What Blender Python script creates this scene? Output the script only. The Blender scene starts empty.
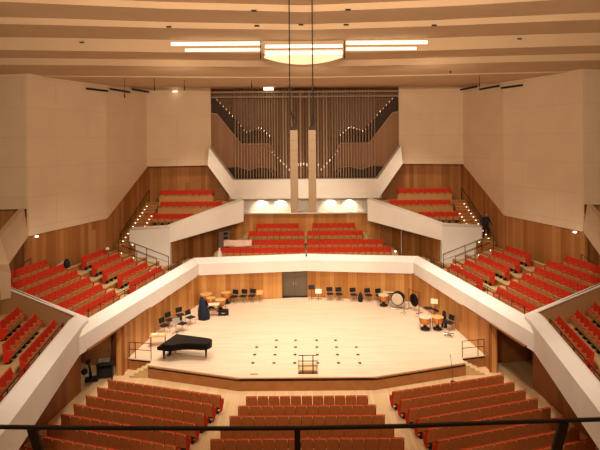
import bpy, bmesh, math, random
from mathutils import Vector, Matrix
random.seed(7)
PI = math.pi
SC = bpy.context.scene
COL = SC.collection
H = 13.0                     # camera height above the stalls floor
ROLL = 0.0079
STAGE = 0.65

# ------------------------------------------------------------------ materials
def new_mat(name):
    m = bpy.data.materials.new(name); m.use_nodes = True
    nt = m.node_tree; b = nt.nodes['Principled BSDF']
    return m, nt, b
def plain(name, col, rough=0.6, metal=0.0, noise=0.0, scale=6.0, spec=0.3):
    m, nt, b = new_mat(name)
    b.inputs['Roughness'].default_value = rough
    b.inputs['Metallic'].default_value = metal
    b.inputs['Specular IOR Level'].default_value = spec
    if noise > 0:
        tc = nt.nodes.new('ShaderNodeTexCoord'); n = nt.nodes.new('ShaderNodeTexNoise')
        n.inputs['Scale'].default_value = scale
        r = nt.nodes.new('ShaderNodeValToRGB')
        r.color_ramp.elements[0].position = 0.3; r.color_ramp.elements[1].position = 0.7
        r.color_ramp.elements[0].color = tuple(c * (1 - noise) for c in col) + (1,)
        r.color_ramp.elements[1].color = tuple(min(1, c * (1 + noise)) for c in col) + (1,)
        nt.links.new(tc.outputs['Object'], n.inputs['Vector'])
        nt.links.new(n.outputs['Fac'], r.inputs['Fac']); nt.links.new(r.outputs['Color'], b.inputs['Base Color'])
    else:
        b.inputs['Base Color'].default_value = tuple(col) + (1,)
    return m
def emit(name, col, s):
    m, nt, b = new_mat(name)
    b.inputs['Base Color'].default_value = tuple(col) + (1,)
    b.inputs['Emission Color'].default_value = tuple(col) + (1,)
    b.inputs['Emission Strength'].default_value = s
    return m
def boards(name, c0, c1, c2, width=0.32, length=30.0, uv=True, rot=0.0, rough=0.45, grain=0.18):
    """boards running along v with a random tone each, plus fine grain"""
    m, nt, b = new_mat(name); N = nt.nodes; L = nt.links
    b.inputs['Roughness'].default_value = rough
    b.inputs['Specular IOR Level'].default_value = 0.25
    tc = N.new('ShaderNodeTexCoord')
    src = tc.outputs['UV'] if uv else tc.outputs['Object']
    mp = N.new('ShaderNodeMapping'); mp.inputs['Rotation'].default_value = (0, 0, rot)
    L.new(src, mp.inputs['Vector'])
    sp = N.new('ShaderNodeSeparateXYZ'); L.new(mp.outputs['Vector'], sp.inputs[0])
    def math_(op, a, bb=None):
        k = N.new('ShaderNodeMath'); k.operation = op
        if isinstance(a, (int, float)): k.inputs[0].default_value = a
        else: L.new(a, k.inputs[0])
        if bb is not None:
            if isinstance(bb, (int, float)): k.inputs[1].default_value = bb
            else: L.new(bb, k.inputs[1])
        return k.outputs[0]
    u = math_('DIVIDE', sp.outputs['X'], width)
    iu = math_('FLOOR', u)
    off = math_('MULTIPLY', math_('FRACT', math_('MULTIPLY', iu, 0.377)), length)
    v = math_('DIVIDE', math_('ADD', sp.outputs['Y'], off), length)
    iv = math_('FLOOR', v)
    cb = N.new('ShaderNodeCombineXYZ'); L.new(iu, cb.inputs[0]); L.new(iv, cb.inputs[1])
    wn = N.new('ShaderNodeTexWhiteNoise'); wn.noise_dimensions = '2D'; L.new(cb.outputs[0], wn.inputs['Vector'])
    gm = N.new('ShaderNodeMapping'); gm.inputs['Scale'].default_value = (14, 0.7, 1); L.new(mp.outputs['Vector'], gm.inputs['Vector'])
    gn = N.new('ShaderNodeTexNoise'); gn.inputs['Scale'].default_value = 1.6; gn.inputs['Detail'].default_value = 4
    L.new(gm.outputs[0], gn.inputs['Vector'])
    f = math_('ADD', math_('MULTIPLY', wn.outputs['Value'], 1 - grain * 2), math_('MULTIPLY', gn.outputs['Fac'], grain * 2))
    r = N.new('ShaderNodeValToRGB'); e = r.color_ramp.elements
    e[0].position = 0.0; e[0].color = c0 + (1,)
    e[1].position = 1.0; e[1].color = c2 + (1,)
    k = r.color_ramp.elements.new(0.5); k.color = c1 + (1,)
    L.new(f, r.inputs['Fac'])
    fr = math_('FRACT', u)
    seam = math_('LESS_THAN', fr, 0.05)
    mx = N.new('ShaderNodeMix'); mx.data_type = 'RGBA'
    L.new(math_('MULTIPLY', seam, 0.45), mx.inputs['Factor'])
    L.new(r.outputs['Color'], mx.inputs['A'])
    mx.inputs['B'].default_value = tuple(c * 0.45 for c in c0) + (1,)
    L.new(mx.outputs['Result'], b.inputs['Base Color'])
    return m
def plaster(name, col, jh=0.0, jw=0.0):
    """painted plaster; with jh/jw the panel joints of the wall (UV in metres)"""
    m, nt, b = new_mat(name); N = nt.nodes; L = nt.links
    b.inputs['Roughness'].default_value = 0.75
    b.inputs['Specular IOR Level'].default_value = 0.15
    tc = N.new('ShaderNodeTexCoord')
    n = N.new('ShaderNodeTexNoise'); n.inputs['Scale'].default_value = 0.6; n.inputs['Detail'].default_value = 3
    L.new(tc.outputs['Object'], n.inputs['Vector'])
    r = N.new('ShaderNodeValToRGB')
    r.color_ramp.elements[0].position = 0.3; r.color_ramp.elements[1].position = 0.7
    r.color_ramp.elements[0].color = tuple(c * 0.96 for c in col) + (1,)
    r.color_ramp.elements[1].color = tuple(min(1, c * 1.03) for c in col) + (1,)
    L.new(n.outputs['Fac'], r.inputs['Fac'])
    out = r.outputs['Color']
    if jh:
        br = N.new('ShaderNodeTexBrick')
        br.inputs['Scale'].default_value = 1.0
        br.inputs['Mortar Size'].default_value = 0.03
        br.inputs['Mortar Smooth'].default_value = 0.6
        br.inputs['Brick Width'].default_value = jw
        br.inputs['Row Height'].default_value = jh
        br.inputs['Color1'].default_value = (1, 1, 1, 1); br.inputs['Color2'].default_value = (0.975, 0.975, 0.975, 1)
        br.inputs['Mortar'].default_value = (0.88, 0.86, 0.84, 1)
        L.new(tc.outputs['UV'], br.inputs['Vector'])
        mx = N.new('ShaderNodeMix'); mx.data_type = 'RGBA'; mx.blend_type = 'MULTIPLY'; mx.inputs['Factor'].default_value = 1
        L.new(out, mx.inputs['A']); L.new(br.outputs['Color'], mx.inputs['B']); out = mx.outputs['Result']
    L.new(out, b.inputs['Base Color'])
    return m

M = {}
M['wall'] = plaster('white_plaster_panels', (0.69, 0.53, 0.375), 1.9, 5.6)
M['ceil'] = plaster('ceiling_plaster', (0.56, 0.395, 0.255))
M['para'] = plaster('parapet_plaster', (0.80, 0.765, 0.72))
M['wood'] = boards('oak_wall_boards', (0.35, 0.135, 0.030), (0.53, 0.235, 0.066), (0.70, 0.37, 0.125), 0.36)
M['wood_dark'] = boards('shaded_wall_boards', (0.22, 0.070, 0.016), (0.30, 0.10, 0.025), (0.38, 0.14, 0.038), 0.42)  # darker copy of the oak boards, shade put into the colour
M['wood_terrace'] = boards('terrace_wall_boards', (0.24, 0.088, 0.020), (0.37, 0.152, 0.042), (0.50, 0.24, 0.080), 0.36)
M['stage'] = boards('stage_floor_boards', (0.69, 0.50, 0.345), (0.74, 0.555, 0.40), (0.79, 0.605, 0.445), 0.16, 2.2, uv=False, rot=PI/2, rough=0.4)
M['floor'] = boards('stalls_floor_boards', (0.56, 0.37, 0.19), (0.64, 0.44, 0.24), (0.70, 0.50, 0.28), 0.16, 2.4, uv=False, rot=0.0, rough=0.45)
M['tread'] = plain('tread_oak', (0.58, 0.40, 0.20), 0.5, noise=0.08, scale=3)
M['stagewood'] = plain('stage_front_oak', (0.36, 0.145, 0.045), 0.4, noise=0.12, scale=2)
M['seatwood'] = plain('seat_shell_oak', (0.45, 0.145, 0.038), 0.42, noise=0.12, scale=7)
M['pan'] = plain('seat_pan_oak', (0.50, 0.25, 0.095), 0.45, noise=0.1, scale=7)
M['red'] = plain('red_upholstery', (0.52, 0.034, 0.013), 0.85, noise=0.10, scale=25, spec=0.1)
M['arm'] = plain('armrest_oak', (0.46, 0.15, 0.055), 0.4)
M['plate'] = plain('bright_gap', (0.80, 0.62, 0.45), 0.4)  # pale block standing in for bright gaps and dots between seat backs
M['black'] = plain('black_lacquer', (0.006, 0.005, 0.005), 0.3, spec=0.12)
M['blackmatt'] = plain('black_matt', (0.012, 0.011, 0.011), 0.65)
M['navy'] = plain('navy_cover', (0.010, 0.012, 0.028), 0.75, noise=0.3, scale=4)
M['rail'] = plain('bronze_rail', (0.030, 0.020, 0.014), 0.45, 0.3)
M['steel'] = plain('brushed_steel', (0.55, 0.50, 0.45), 0.35, 0.8)
M['copper'] = plain('copper_kettle', (0.62, 0.22, 0.055), 0.35, 0.35)
M['cover'] = plain('timpani_cover_wood', (0.62, 0.36, 0.13), 0.5, noise=0.1, scale=5)
M['hide'] = plain('drum_head', (0.60, 0.50, 0.35), 0.6)
M['grey'] = plain('grey_door_paint', (0.20, 0.155, 0.115), 0.5)
M['speaker'] = plain('beige_speaker_grille', (0.27, 0.185, 0.115), 0.55, noise=0.1, scale=40)
M['case'] = boards('organ_case_boards', (0.15, 0.068, 0.030), (0.18, 0.085, 0.040), (0.21, 0.10, 0.050), 0.5)
M['casedark'] = plain('organ_dark_roof_and_shade', (0.045, 0.022, 0.012), 0.6)  # dark case roof colour, also the painted shade below the swell panels
M['panel'] = boards('swell_box_boards', (0.25, 0.118, 0.055), (0.29, 0.142, 0.068), (0.33, 0.165, 0.082), 0.45)
M['pipe'] = plain('organ_pipe_tin', (0.46, 0.32, 0.21), 0.45, 0.15)
M['pipebig'] = plain('organ_pipe_copper_brown', (0.27, 0.155, 0.09), 0.5, 0.15)
M['mouth'] = plain('pipe_mouth_tin', (0.75, 0.68, 0.58), 0.3, 0.7)
M['lamp'] = emit('lamp_glow', (1.0, 0.88, 0.66), 3.5)
M['strip'] = emit('strip_glow', (1.0, 0.88, 0.68), 1.5)
M['steplamp'] = emit('step_lamp_glow', (1.0, 0.86, 0.6), 3)
M['white'] = plain('white_cloth', (0.82, 0.78, 0.72), 0.8)
M['paper'] = plain('music_paper', (0.80, 0.66, 0.44), 0.7)
M['skin'] = plain('skin', (0.50, 0.26, 0.15), 0.6)
M['hair'] = plain('dark_hair', (0.012, 0.008, 0.006), 0.6)
M['navyshirt'] = plain('navy_jacket', (0.012, 0.018, 0.055), 0.8)
M['trouser'] = plain('black_trousers', (0.010, 0.009, 0.010), 0.8)
M['socket'] = plain('socket_plate', (0.12, 0.075, 0.04), 0.4, 0.4)

# ------------------------------------------------------------------ mesh builder
class MB:
    def __init__(self): self.v = []; self.f = []; self.m = []; self.s = []; self.uv = {}
    def face(self, idx, mi=0, smooth=False, uv=None):
        if uv: self.uv[len(self.f)] = uv
        self.f.append(tuple(idx)); self.m.append(mi); self.s.append(smooth)
    def add(self, verts, faces, mi=0, smooth=False):
        o = len(self.v); self.v += [tuple(p) for p in verts]
        for f in faces: self.face([i + o for i in f], mi, smooth)
        return self
    def box(self, c, size, mi=0, mat=None):
        x, y, z = [k / 2 for k in size]
        vs = [Vector((sx * x, sy * y, sz * z)) for sx in (-1, 1) for sy in (-1, 1) for sz in (-1, 1)]
        if mat is not None: vs = [mat @ p for p in vs]
        vs = [p + Vector(c) for p in vs]
        return self.add(vs, [(0, 1, 3, 2), (4, 6, 7, 5), (0, 4, 5, 1), (2, 3, 7, 6), (0, 2, 6, 4), (1, 5, 7, 3)], mi)
    def prism(self, poly, z0, z1, mi=0, side=None):
        n = len(poly)
        vs = [(x, y, z0) for x, y in poly] + [(x, y, z1) for x, y in poly]
        o = len(self.v)
        self.add(vs, [tuple(range(n))[::-1], tuple(range(n, 2 * n))], mi)
        for i in range(n): self.face((o + i, o + (i + 1) % n, o + n + (i + 1) % n, o + n + i), mi if side is None else side)
        return self
    def slab(self, poly3, off, mi=0):
        """planar polygon extruded by off; UV = metres along the wall, height"""
        n = len(poly3); P = [Vector(p) for p in poly3]; O = Vector(off)
        nrm = Vector((0, 0, 0))
        for i in range(n): nrm += P[i].cross(P[(i + 1) % n])
        nrm.normalize()
        ax = Vector((0, 0, 1)).cross(nrm)
        ax = Vector((1, 0, 0)) if ax.length < 1e-4 else ax.normalized()
        if abs(ax.x) > 0.05 and ax.x < 0: ax = -ax
        up = nrm.cross(ax).normalized()
        if up.z < 0: up = -up
        o = len(self.v)
        self.v += [tuple(p) for p in P] + [tuple(p + O) for p in P]
        uv = [(p.dot(ax), p.dot(up) if abs(up.z) < 0.999 else p.z) for p in P]
        self.face(range(o, o + n), mi, False, uv)
        self.face(list(range(o + n, o + 2 * n))[::-1], mi, False, uv[::-1])
        for i in range(n):
            j = (i + 1) % n
            self.face((o + i, o + n + i, o + n + j, o + j), mi)
        return self
    def tube(self, pts, r, mi=0, seg=8, caps=True):
        P = [Vector(p) for p in pts]; rings = []
        R = r if isinstance(r, (list, tuple)) else [r] * len(P)
        o = len(self.v)
        for i, p in enumerate(P):
            if i == 0: d = P[1] - P[0]
            elif i == len(P) - 1: d = P[-1] - P[-2]
            else: d = (P[i + 1] - P[i]).normalized() + (P[i] - P[i - 1]).normalized()
            d.normalize()
            a = d.orthogonal() if i == 0 else (a - d * a.dot(d))
            a.normalize(); b = d.cross(a)
            for k in range(seg):
                t = 2 * PI * k / seg
                self.v.append(tuple(p + (a * math.cos(t) + b * math.sin(t)) * R[i]))
        for i in range(len(P) - 1):
            for k in range(seg):
                k2 = (k + 1) % seg
                self.face((o + i * seg + k, o + i * seg + k2, o + (i + 1) * seg + k2, o + (i + 1) * seg + k), mi, seg > 6)
        if caps:
            self.face([o + k for k in range(seg)][::-1], mi)
            self.face([o + (len(P) - 1) * seg + k for k in range(seg)], mi)
        return self
    def lathe(self, prof, c=(0, 0, 0), mi=0, seg=20, mat=None):
        o = len(self.v); c = Vector(c)
        for r, z in prof:
            for k in range(seg):
                t = 2 * PI * k / seg
                p = Vector((r * math.cos(t), r * math.sin(t), z))
                if mat is not None: p = mat @ p
                self.v.append(tuple(p + c))
        for i in range(len(prof) - 1):
            for k in range(seg):
                k2 = (k + 1) % seg
                self.face((o + i * seg + k, o + i * seg + k2, o + (i + 1) * seg + k2, o + (i + 1) * seg + k), mi, True)
        self.face([o + k for k in range(seg)][::-1], mi)
        self.face([o + (len(prof) - 1) * seg + k for k in range(seg)], mi)
        return self
    def data(self, name, mats, bevel=0.0):
        me = bpy.data.meshes.new(name)
        me.from_pydata(self.v, [], self.f)
        if not isinstance(mats, (list, tuple)): mats = [mats]
        for m in mats: me.materials.append(m)
        for i, p in enumerate(me.polygons):
            p.material_index = self.m[i]; p.use_smooth = self.s[i]
        if self.uv:
            ul = me.uv_layers.new(name='UVMap')
            for fi, uv in self.uv.items():
                p = me.polygons[fi]
                for k, li in enumerate(p.loop_indices): ul.data[li].uv = uv[k]
        bm = bmesh.new(); bm.from_mesh(me)
        bmesh.ops.recalc_face_normals(bm, faces=bm.faces)
        if bevel:
            bmesh.ops.bevel(bm, geom=[e for e in bm.edges if e.calc_face_angle(0) > 0.5], offset=bevel, segments=1, affect='EDGES', clamp_overlap=True)
        bm.to_mesh(me); bm.free()
        return me
    def build(self, name, mats, parent=None, bevel=0.0, loc=None):
        o = bpy.data.objects.new(name, self.data(name, mats, bevel)); COL.objects.link(o)
        if loc is not None: o.location = loc
        if parent is not None: o.parent = parent
        return o

def tag(o, label, cat, group=None, kind=None):
    o['label'] = label; o['category'] = cat
    if group: o['group'] = group
    if kind: o['kind'] = kind
    return o
def struct(o, label=None, cat=None):
    o['kind'] = 'structure'
    if label: o['label'] = label
    if cat: o['category'] = cat
    return o
def thing(name, label, cat, loc=(0, 0, 0), rz=0.0, group=None):
    o = bpy.data.objects.new(name, None); COL.objects.link(o)
    o.location = loc; o.rotation_euler = (0, 0, rz); o.empty_display_size = 0.2
    return tag(o, label, cat, group)
def dup(root, loc, rz, label, group=None):
    r = root.copy(); COL.objects.link(r); r.location = loc; r.rotation_euler = (0, 0, rz); r['label'] = label
    if group: r['group'] = group
    for ch in root.children:
        c = ch.copy(); COL.objects.link(c); c.parent = r
        for g in ch.children:
            d = g.copy(); COL.objects.link(d); d.parent = c
    return r
ORD = ['', 'first', 'second', 'third', 'fourth', 'fifth', 'sixth', 'seventh', 'eighth', 'ninth', 'tenth', 'eleventh', 'twelfth',
       'thirteenth', 'fourteenth', 'fifteenth', 'sixteenth', 'seventeenth', 'eighteenth', 'nineteenth', 'twentieth',
       'twenty-first', 'twenty-second', 'twenty-third', 'twenty-fourth', 'twenty-fifth', 'twenty-sixth']
def project(x, y, z):
    px, py = 500 * x / y, -500 * (z - H) / y
    c, s = math.cos(ROLL), math.sin(ROLL)
    return 305 + px * c + py * s, 140 - px * s + py * c
def unp(px, py, z):
    """real point at height z seen at photo pixel (px, py) -- used to survey the hall"""
    dx, dy = px - 305, py - 140
    dx, dy = dx - dy * ROLL, dy + dx * ROLL
    y = (H - z) * 500 / dy
    return dx * y / 500, y
SIDE = {-1: 'left', 1: 'right'}

# ------------------------------------------------------------------ plan of the hall
P1 = Vector((-8.13, 37.9)); DV = Vector((-0.190, -0.982)); NV = Vector((-0.982, 0.190))
def PT(t, n): p = P1 + DV * t + NV * n; return (p.x, p.y)
Q0 = Vector((-10.96, 24.5)); EV = Vector((0.171, -0.985)); MV = Vector((-0.985, -0.171))
def QT(u, m): p = Q0 + EV * u + MV * m; return (p.x, p.y)
def mx(p, s): return (-p[0] * s,) + tuple(p[1:])       # points are written for the left side; s=-1 keeps, s=1 mirrors
def mir(pts, s): return [mx(p, s) for p in pts]
def clip(poly, a, b):
    """keep the part of a 2-D polygon to the right-hand side (stage side) of the line a->b"""
    def sd(p): return (b[0] - a[0]) * (p[1] - a[1]) - (b[1] - a[1]) * (p[0] - a[0])
    out = []
    for i, p in enumerate(poly):
        q = poly[(i + 1) % len(poly)]; sp, sq = sd(p), sd(q)
        if sp <= 0: out.append(p)
        if sp * sq < 0:
            k = sp / (sp - sq); out.append((p[0] + (q[0] - p[0]) * k, p[1] + (q[1] - p[1]) * k))
    return out
W_R = (-17.44, 31.5); W_K = (-15.0, 37.8); W_B = (-13.8, 43.6)      # plan of the left side wall: ridge, kink, back corner
def wall_clip(poly):
    for a, b in ((W_R, W_K), (W_K, W_B)):
        poly = clip(poly, a, b)
    return poly

# ------------------------------------------------------------------ floors and stage
mb = MB(); mb.slab([(-16, 10, 0), (16, 10, 0), (16, 32, 0), (-16, 32, 0)], (0, 0, -0.3))
struct(mb.build('floor', M['floor']), 'pale oak boarded floor of the stalls')

stage_poly = [(-3.52, 25.9), (3.52, 25.9), (8.75, 27.45), (8.72, 28.15), (10.18, 28.5), (9.70, 32.5), (8.05, 38.0), (0, 39.4), (-8.05, 38.0), (-9.70, 32.5), (-10.18, 28.5), (-8.72, 28.15), (-8.75, 27.45)]
def inset(poly, d):
    c = Vector((0, 33)); return [tuple(Vector(p) + (c - Vector(p)).normalized() * d) for p in poly]
mb = MB(); mb.prism(stage_poly, STAGE - 0.05, STAGE)
struct(mb.build('floor', M['stage']), 'pale wooden stage floor')
mb = MB(); mb.prism(inset(stage_poly, 0.05), STAGE - 0.15, STAGE - 0.05)
struct(mb.build('trim_1', M['blackmatt']), 'black shadow gap under the stage edge')
mb = MB(); mb.prism(inset(stage_poly, 0.02), 0, STAGE - 0.15)
struct(mb.build('stage_front', M['stagewood']), 'brown wooden front of the stage')
mb = MB(); 
for i in (12, 0, 1):
    a, b = Vector(stage_poly[i]), Vector(stage_poly[(i + 1) % 13]); c = Vector((0, 33))
    d = (b - a).normalized(); nrm = Vector((d.y, -d.x))
    mb.slab([(a.x, a.y, STAGE + 0.004), (b.x, b.y, STAGE + 0.004), (b.x - nrm.x * .12, b.y - nrm.y * .12, STAGE + 0.004), (a.x - nrm.x * .12, a.y - nrm.y * .12, STAGE + 0.004)], (0, 0, -0.058))
struct(mb.build('trim_2', plain('stage_nosing', (0.42, 0.19, 0.07), 0.4)), 'reddish wooden nosing along the stage front')
for s in (-1, 1):
    st = thing('stage_steps', f'four short wooden steps at the {SIDE[s]} front corner of the stage', 'steps', (s * 9.2, 27.75, 0), 0)
    for k in range(4):
        w = 0.26; x0 = 8.72 + k * w - 9.2; h = STAGE - 0.13 * (k + 1)
        b = MB(); b.box((s * (x0 + w / 2), 0.03, h / 2), (w, 0.62, h)); b.build('step', M['tread'], st)
    # railing above the side of the stage
    rl = thing('stage_railing', f'thin metal railing on the stage edge above the {SIDE[s]} steps', 'railing', (0, 0, 0))
    a, b_, c = (-8.80, 28.28), (-9.75, 28.46), (-10.12, 28.52)
    A, B, C = [mx(p, s) for p in (a, b_, c)]
    for p in (A, B, C):
        MB().box((p[0], p[1], STAGE + .45), (.035, .035, .90)).build('post', M['rail'], rl)
    g = MB()
    for z in (0.9, 0.5): g.tube([(A[0], A[1], STAGE + z), (B[0], B[1], STAGE + z), (C[0], C[1], STAGE + z)], 0.02)
    g.build('rail', M['rail'], rl)

# ------------------------------------------------------------------ stage walls, alcoves, stalls walls
ZT = 2.86
mb = MB()
for a, b in (((-8.05, 38.05), (-1.88, 39.16)), ((.10, 39.46), (8.05, 38.05))):
    mb.slab([(a[0], a[1], 0.6), (b[0], b[1], 0.6), (b[0], b[1], ZT), (a[0], a[1], ZT)], (0, 0.3, 0))
struct(mb.build('wall_back', M['wood']), 'oak boarded wall behind the stage')
d = MB(); d.slab([(-1.95, 39.62, STAGE), (.15, 39.62, STAGE), (.15, 39.62, ZT), (-1.95, 39.62, ZT)], (0, 0.08, 0))
door = struct(d.build('door_1', M['grey']), 'grey double door in the middle of the back wall of the stage')
MB().box((-.9, 39.605, 1.75), (0.012, 0.02, 2.2)).build('door_gap', M['blackmatt'], door)
for xx in (-.99, -.81): MB().box((xx, 39.58, 1.65), (0.03, 0.05, 0.22)).build('door_handle', M['steel'], door)
mb = MB(); mb.box((-.9, 39.42, STAGE - .02), (2.0, 0.4, 0.06)); struct(mb.build('floor', M['rail']), 'dark threshold of the stage door')
for s in (-1, 1):
    nm = 'wall_' + SIDE[s]
    a, c, b = mx((-8.05, 38.05), s), mx((-9.72, 32.5), s), mx((-10.28, 27.75), s); mb = MB()
    for a, b in ((a, c), (c, b)): mb.slab([(a[0], a[1], 0), (b[0], b[1], 0), (b[0], b[1], ZT), (a[0], a[1], ZT)], (s * .3, 0, 0))
    struct(mb.build(nm, M['wood']), f'oak boarded {SIDE[s]} wall of the stage')
    # alcove with doors beside the stage
    mb = MB()
    pts = [(-10.30, 27.75), (-10.55, 28.9), (-14.6, 29.6), (-14.6, 27.2), (-11.75, 26.0)]
    for p, q in zip(pts[:-1], pts[1:]):
        p, q = mx(p, s), mx(q, s); dv = Vector((q[0] - p[0], q[1] - p[1])).normalized()
        off = (dv.y * .15 * s * -1, -dv.x * .15 * s * -1, 0)
        mb.slab([(p[0], p[1], 0), (q[0], q[1], 0), (q[0], q[1], ZT), (p[0], p[1], ZT)], off)
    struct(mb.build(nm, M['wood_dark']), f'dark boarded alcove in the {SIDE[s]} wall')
    dr = MB(); p, q = mx((-11.3, 28.93), s), mx((-12.9, 29.2), s)
    dr.slab([(p[0], p[1] , 0), (q[0], q[1], 0), (q[0], q[1], 2.4), (p[0], p[1], 2.4)], (0, -.05, 0))
    do = struct(dr.build('door_2' if s < 0 else 'door_3', M['stagewood']), f'wooden door in the {SIDE[s]} alcove')
    MB().box(((p[0] * .88 + q[0] * .12), p[1] - .08, 1.05), (.05, .06, .18)).build('door_handle', M['steel'], do)
    mb = MB()
    pts = [(-11.75, 26.0), (-12.15, 21.5), (-12.5, 16), (-12.6, 10)]
    for p, q in zip(pts[:-1], pts[1:]):
        p, q = mx(p, s), mx(q, s)
        mb.slab([(p[0], p[1], 0), (q[0], q[1], 0), (q[0], q[1], ZT), (p[0], p[1], ZT)], (s * .3, 0, 0))
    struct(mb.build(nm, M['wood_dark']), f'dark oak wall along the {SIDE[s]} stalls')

# ------------------------------------------------------------------ parapets (cross-section swept along the plan)
def sweep(name, plan, prof, s, label, mat, zof=None):
    """plan: points from one end to the other, outward normal on the left of travel for the left side"""
    P = [Vector(p) for p in plan]; mb_ = MB(); n = len(prof)
    for i, p in enumerate(P):
        if i == 0: d0 = d1 = (P[1] - P[0]).normalized()
        elif i == len(P) - 1: d0 = d1 = (P[-1] - P[-2]).normalized()
        else: d0 = (P[i] - P[i - 1]).normalized(); d1 = (P[i + 1] - P[i]).normalized()
        n0, n1 = Vector((d0.y, -d0.x)), Vector((d1.y, -d1.x))
        m = (n0 + n1).normalized(); m = m / max(0.3, m.dot(n0))
        pr = prof if zof is None else zof(i)
        for (o, z) in pr:
            q = p + m * o; mb_.v.append((q.x * -s, q.y, z))
    for i in range(len(P) - 1):
        for k in range(n):
            k2 = (k + 1) % n
            mb_.face((i * n + k, i * n + k2, (i + 1) * n + k2, (i + 1) * n + k))
    mb_.face(range(n)); mb_.face(range((len(P) - 1) * n, len(P) * n))
    return struct(mb_.build(name, mat), label)
ring = [(0, 2.80), (0, 3.66), (0.52, 4.03), (0.62, 4.0), (0.62, 2.86), (0.5, 2.80)]
# travelling from near left, past the stage back, to the near right: outward normal is on the left of travel
full = [(-10.9, 23.6), (-8.13, 37.9), (0, 38.95), (8.13, 37.9), (10.9, 23.6)]
sweep('parapet', full, [(-o, z) for o, z in ring], -1, 'white parapet band running round the back and sides of the stage', M['para'])
near = [(0, 2.80), (0, 4.06), (0.55, 4.30), (0.66, 4.27), (0.66, 3.1), (0.5, 2.80)]
for s in (-1, 1):
    pl = [(-8.75, 11.8), (-10.96, 24.5)]
    sweep('parapet', pl, [(-o, z) for o, z in near], s, f'white parapet band along the {SIDE[s]} box', M['para'])
    # short return joining the two parapets
    mb = MB(); mb.slab([mx((-10.96, 24.5, 2.8), s), mx((-11.62, 24.4, 2.8), s), mx((-11.62, 24.4, 4.27), s), mx((-11.5, 24.42, 4.3), s), mx((-10.96, 24.5, 4.06), s)], (0, .62, 0))
    struct(mb.build('parapet', M['para']), f'white return joining the {SIDE[s]} box parapet to the terrace parapet')

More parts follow.
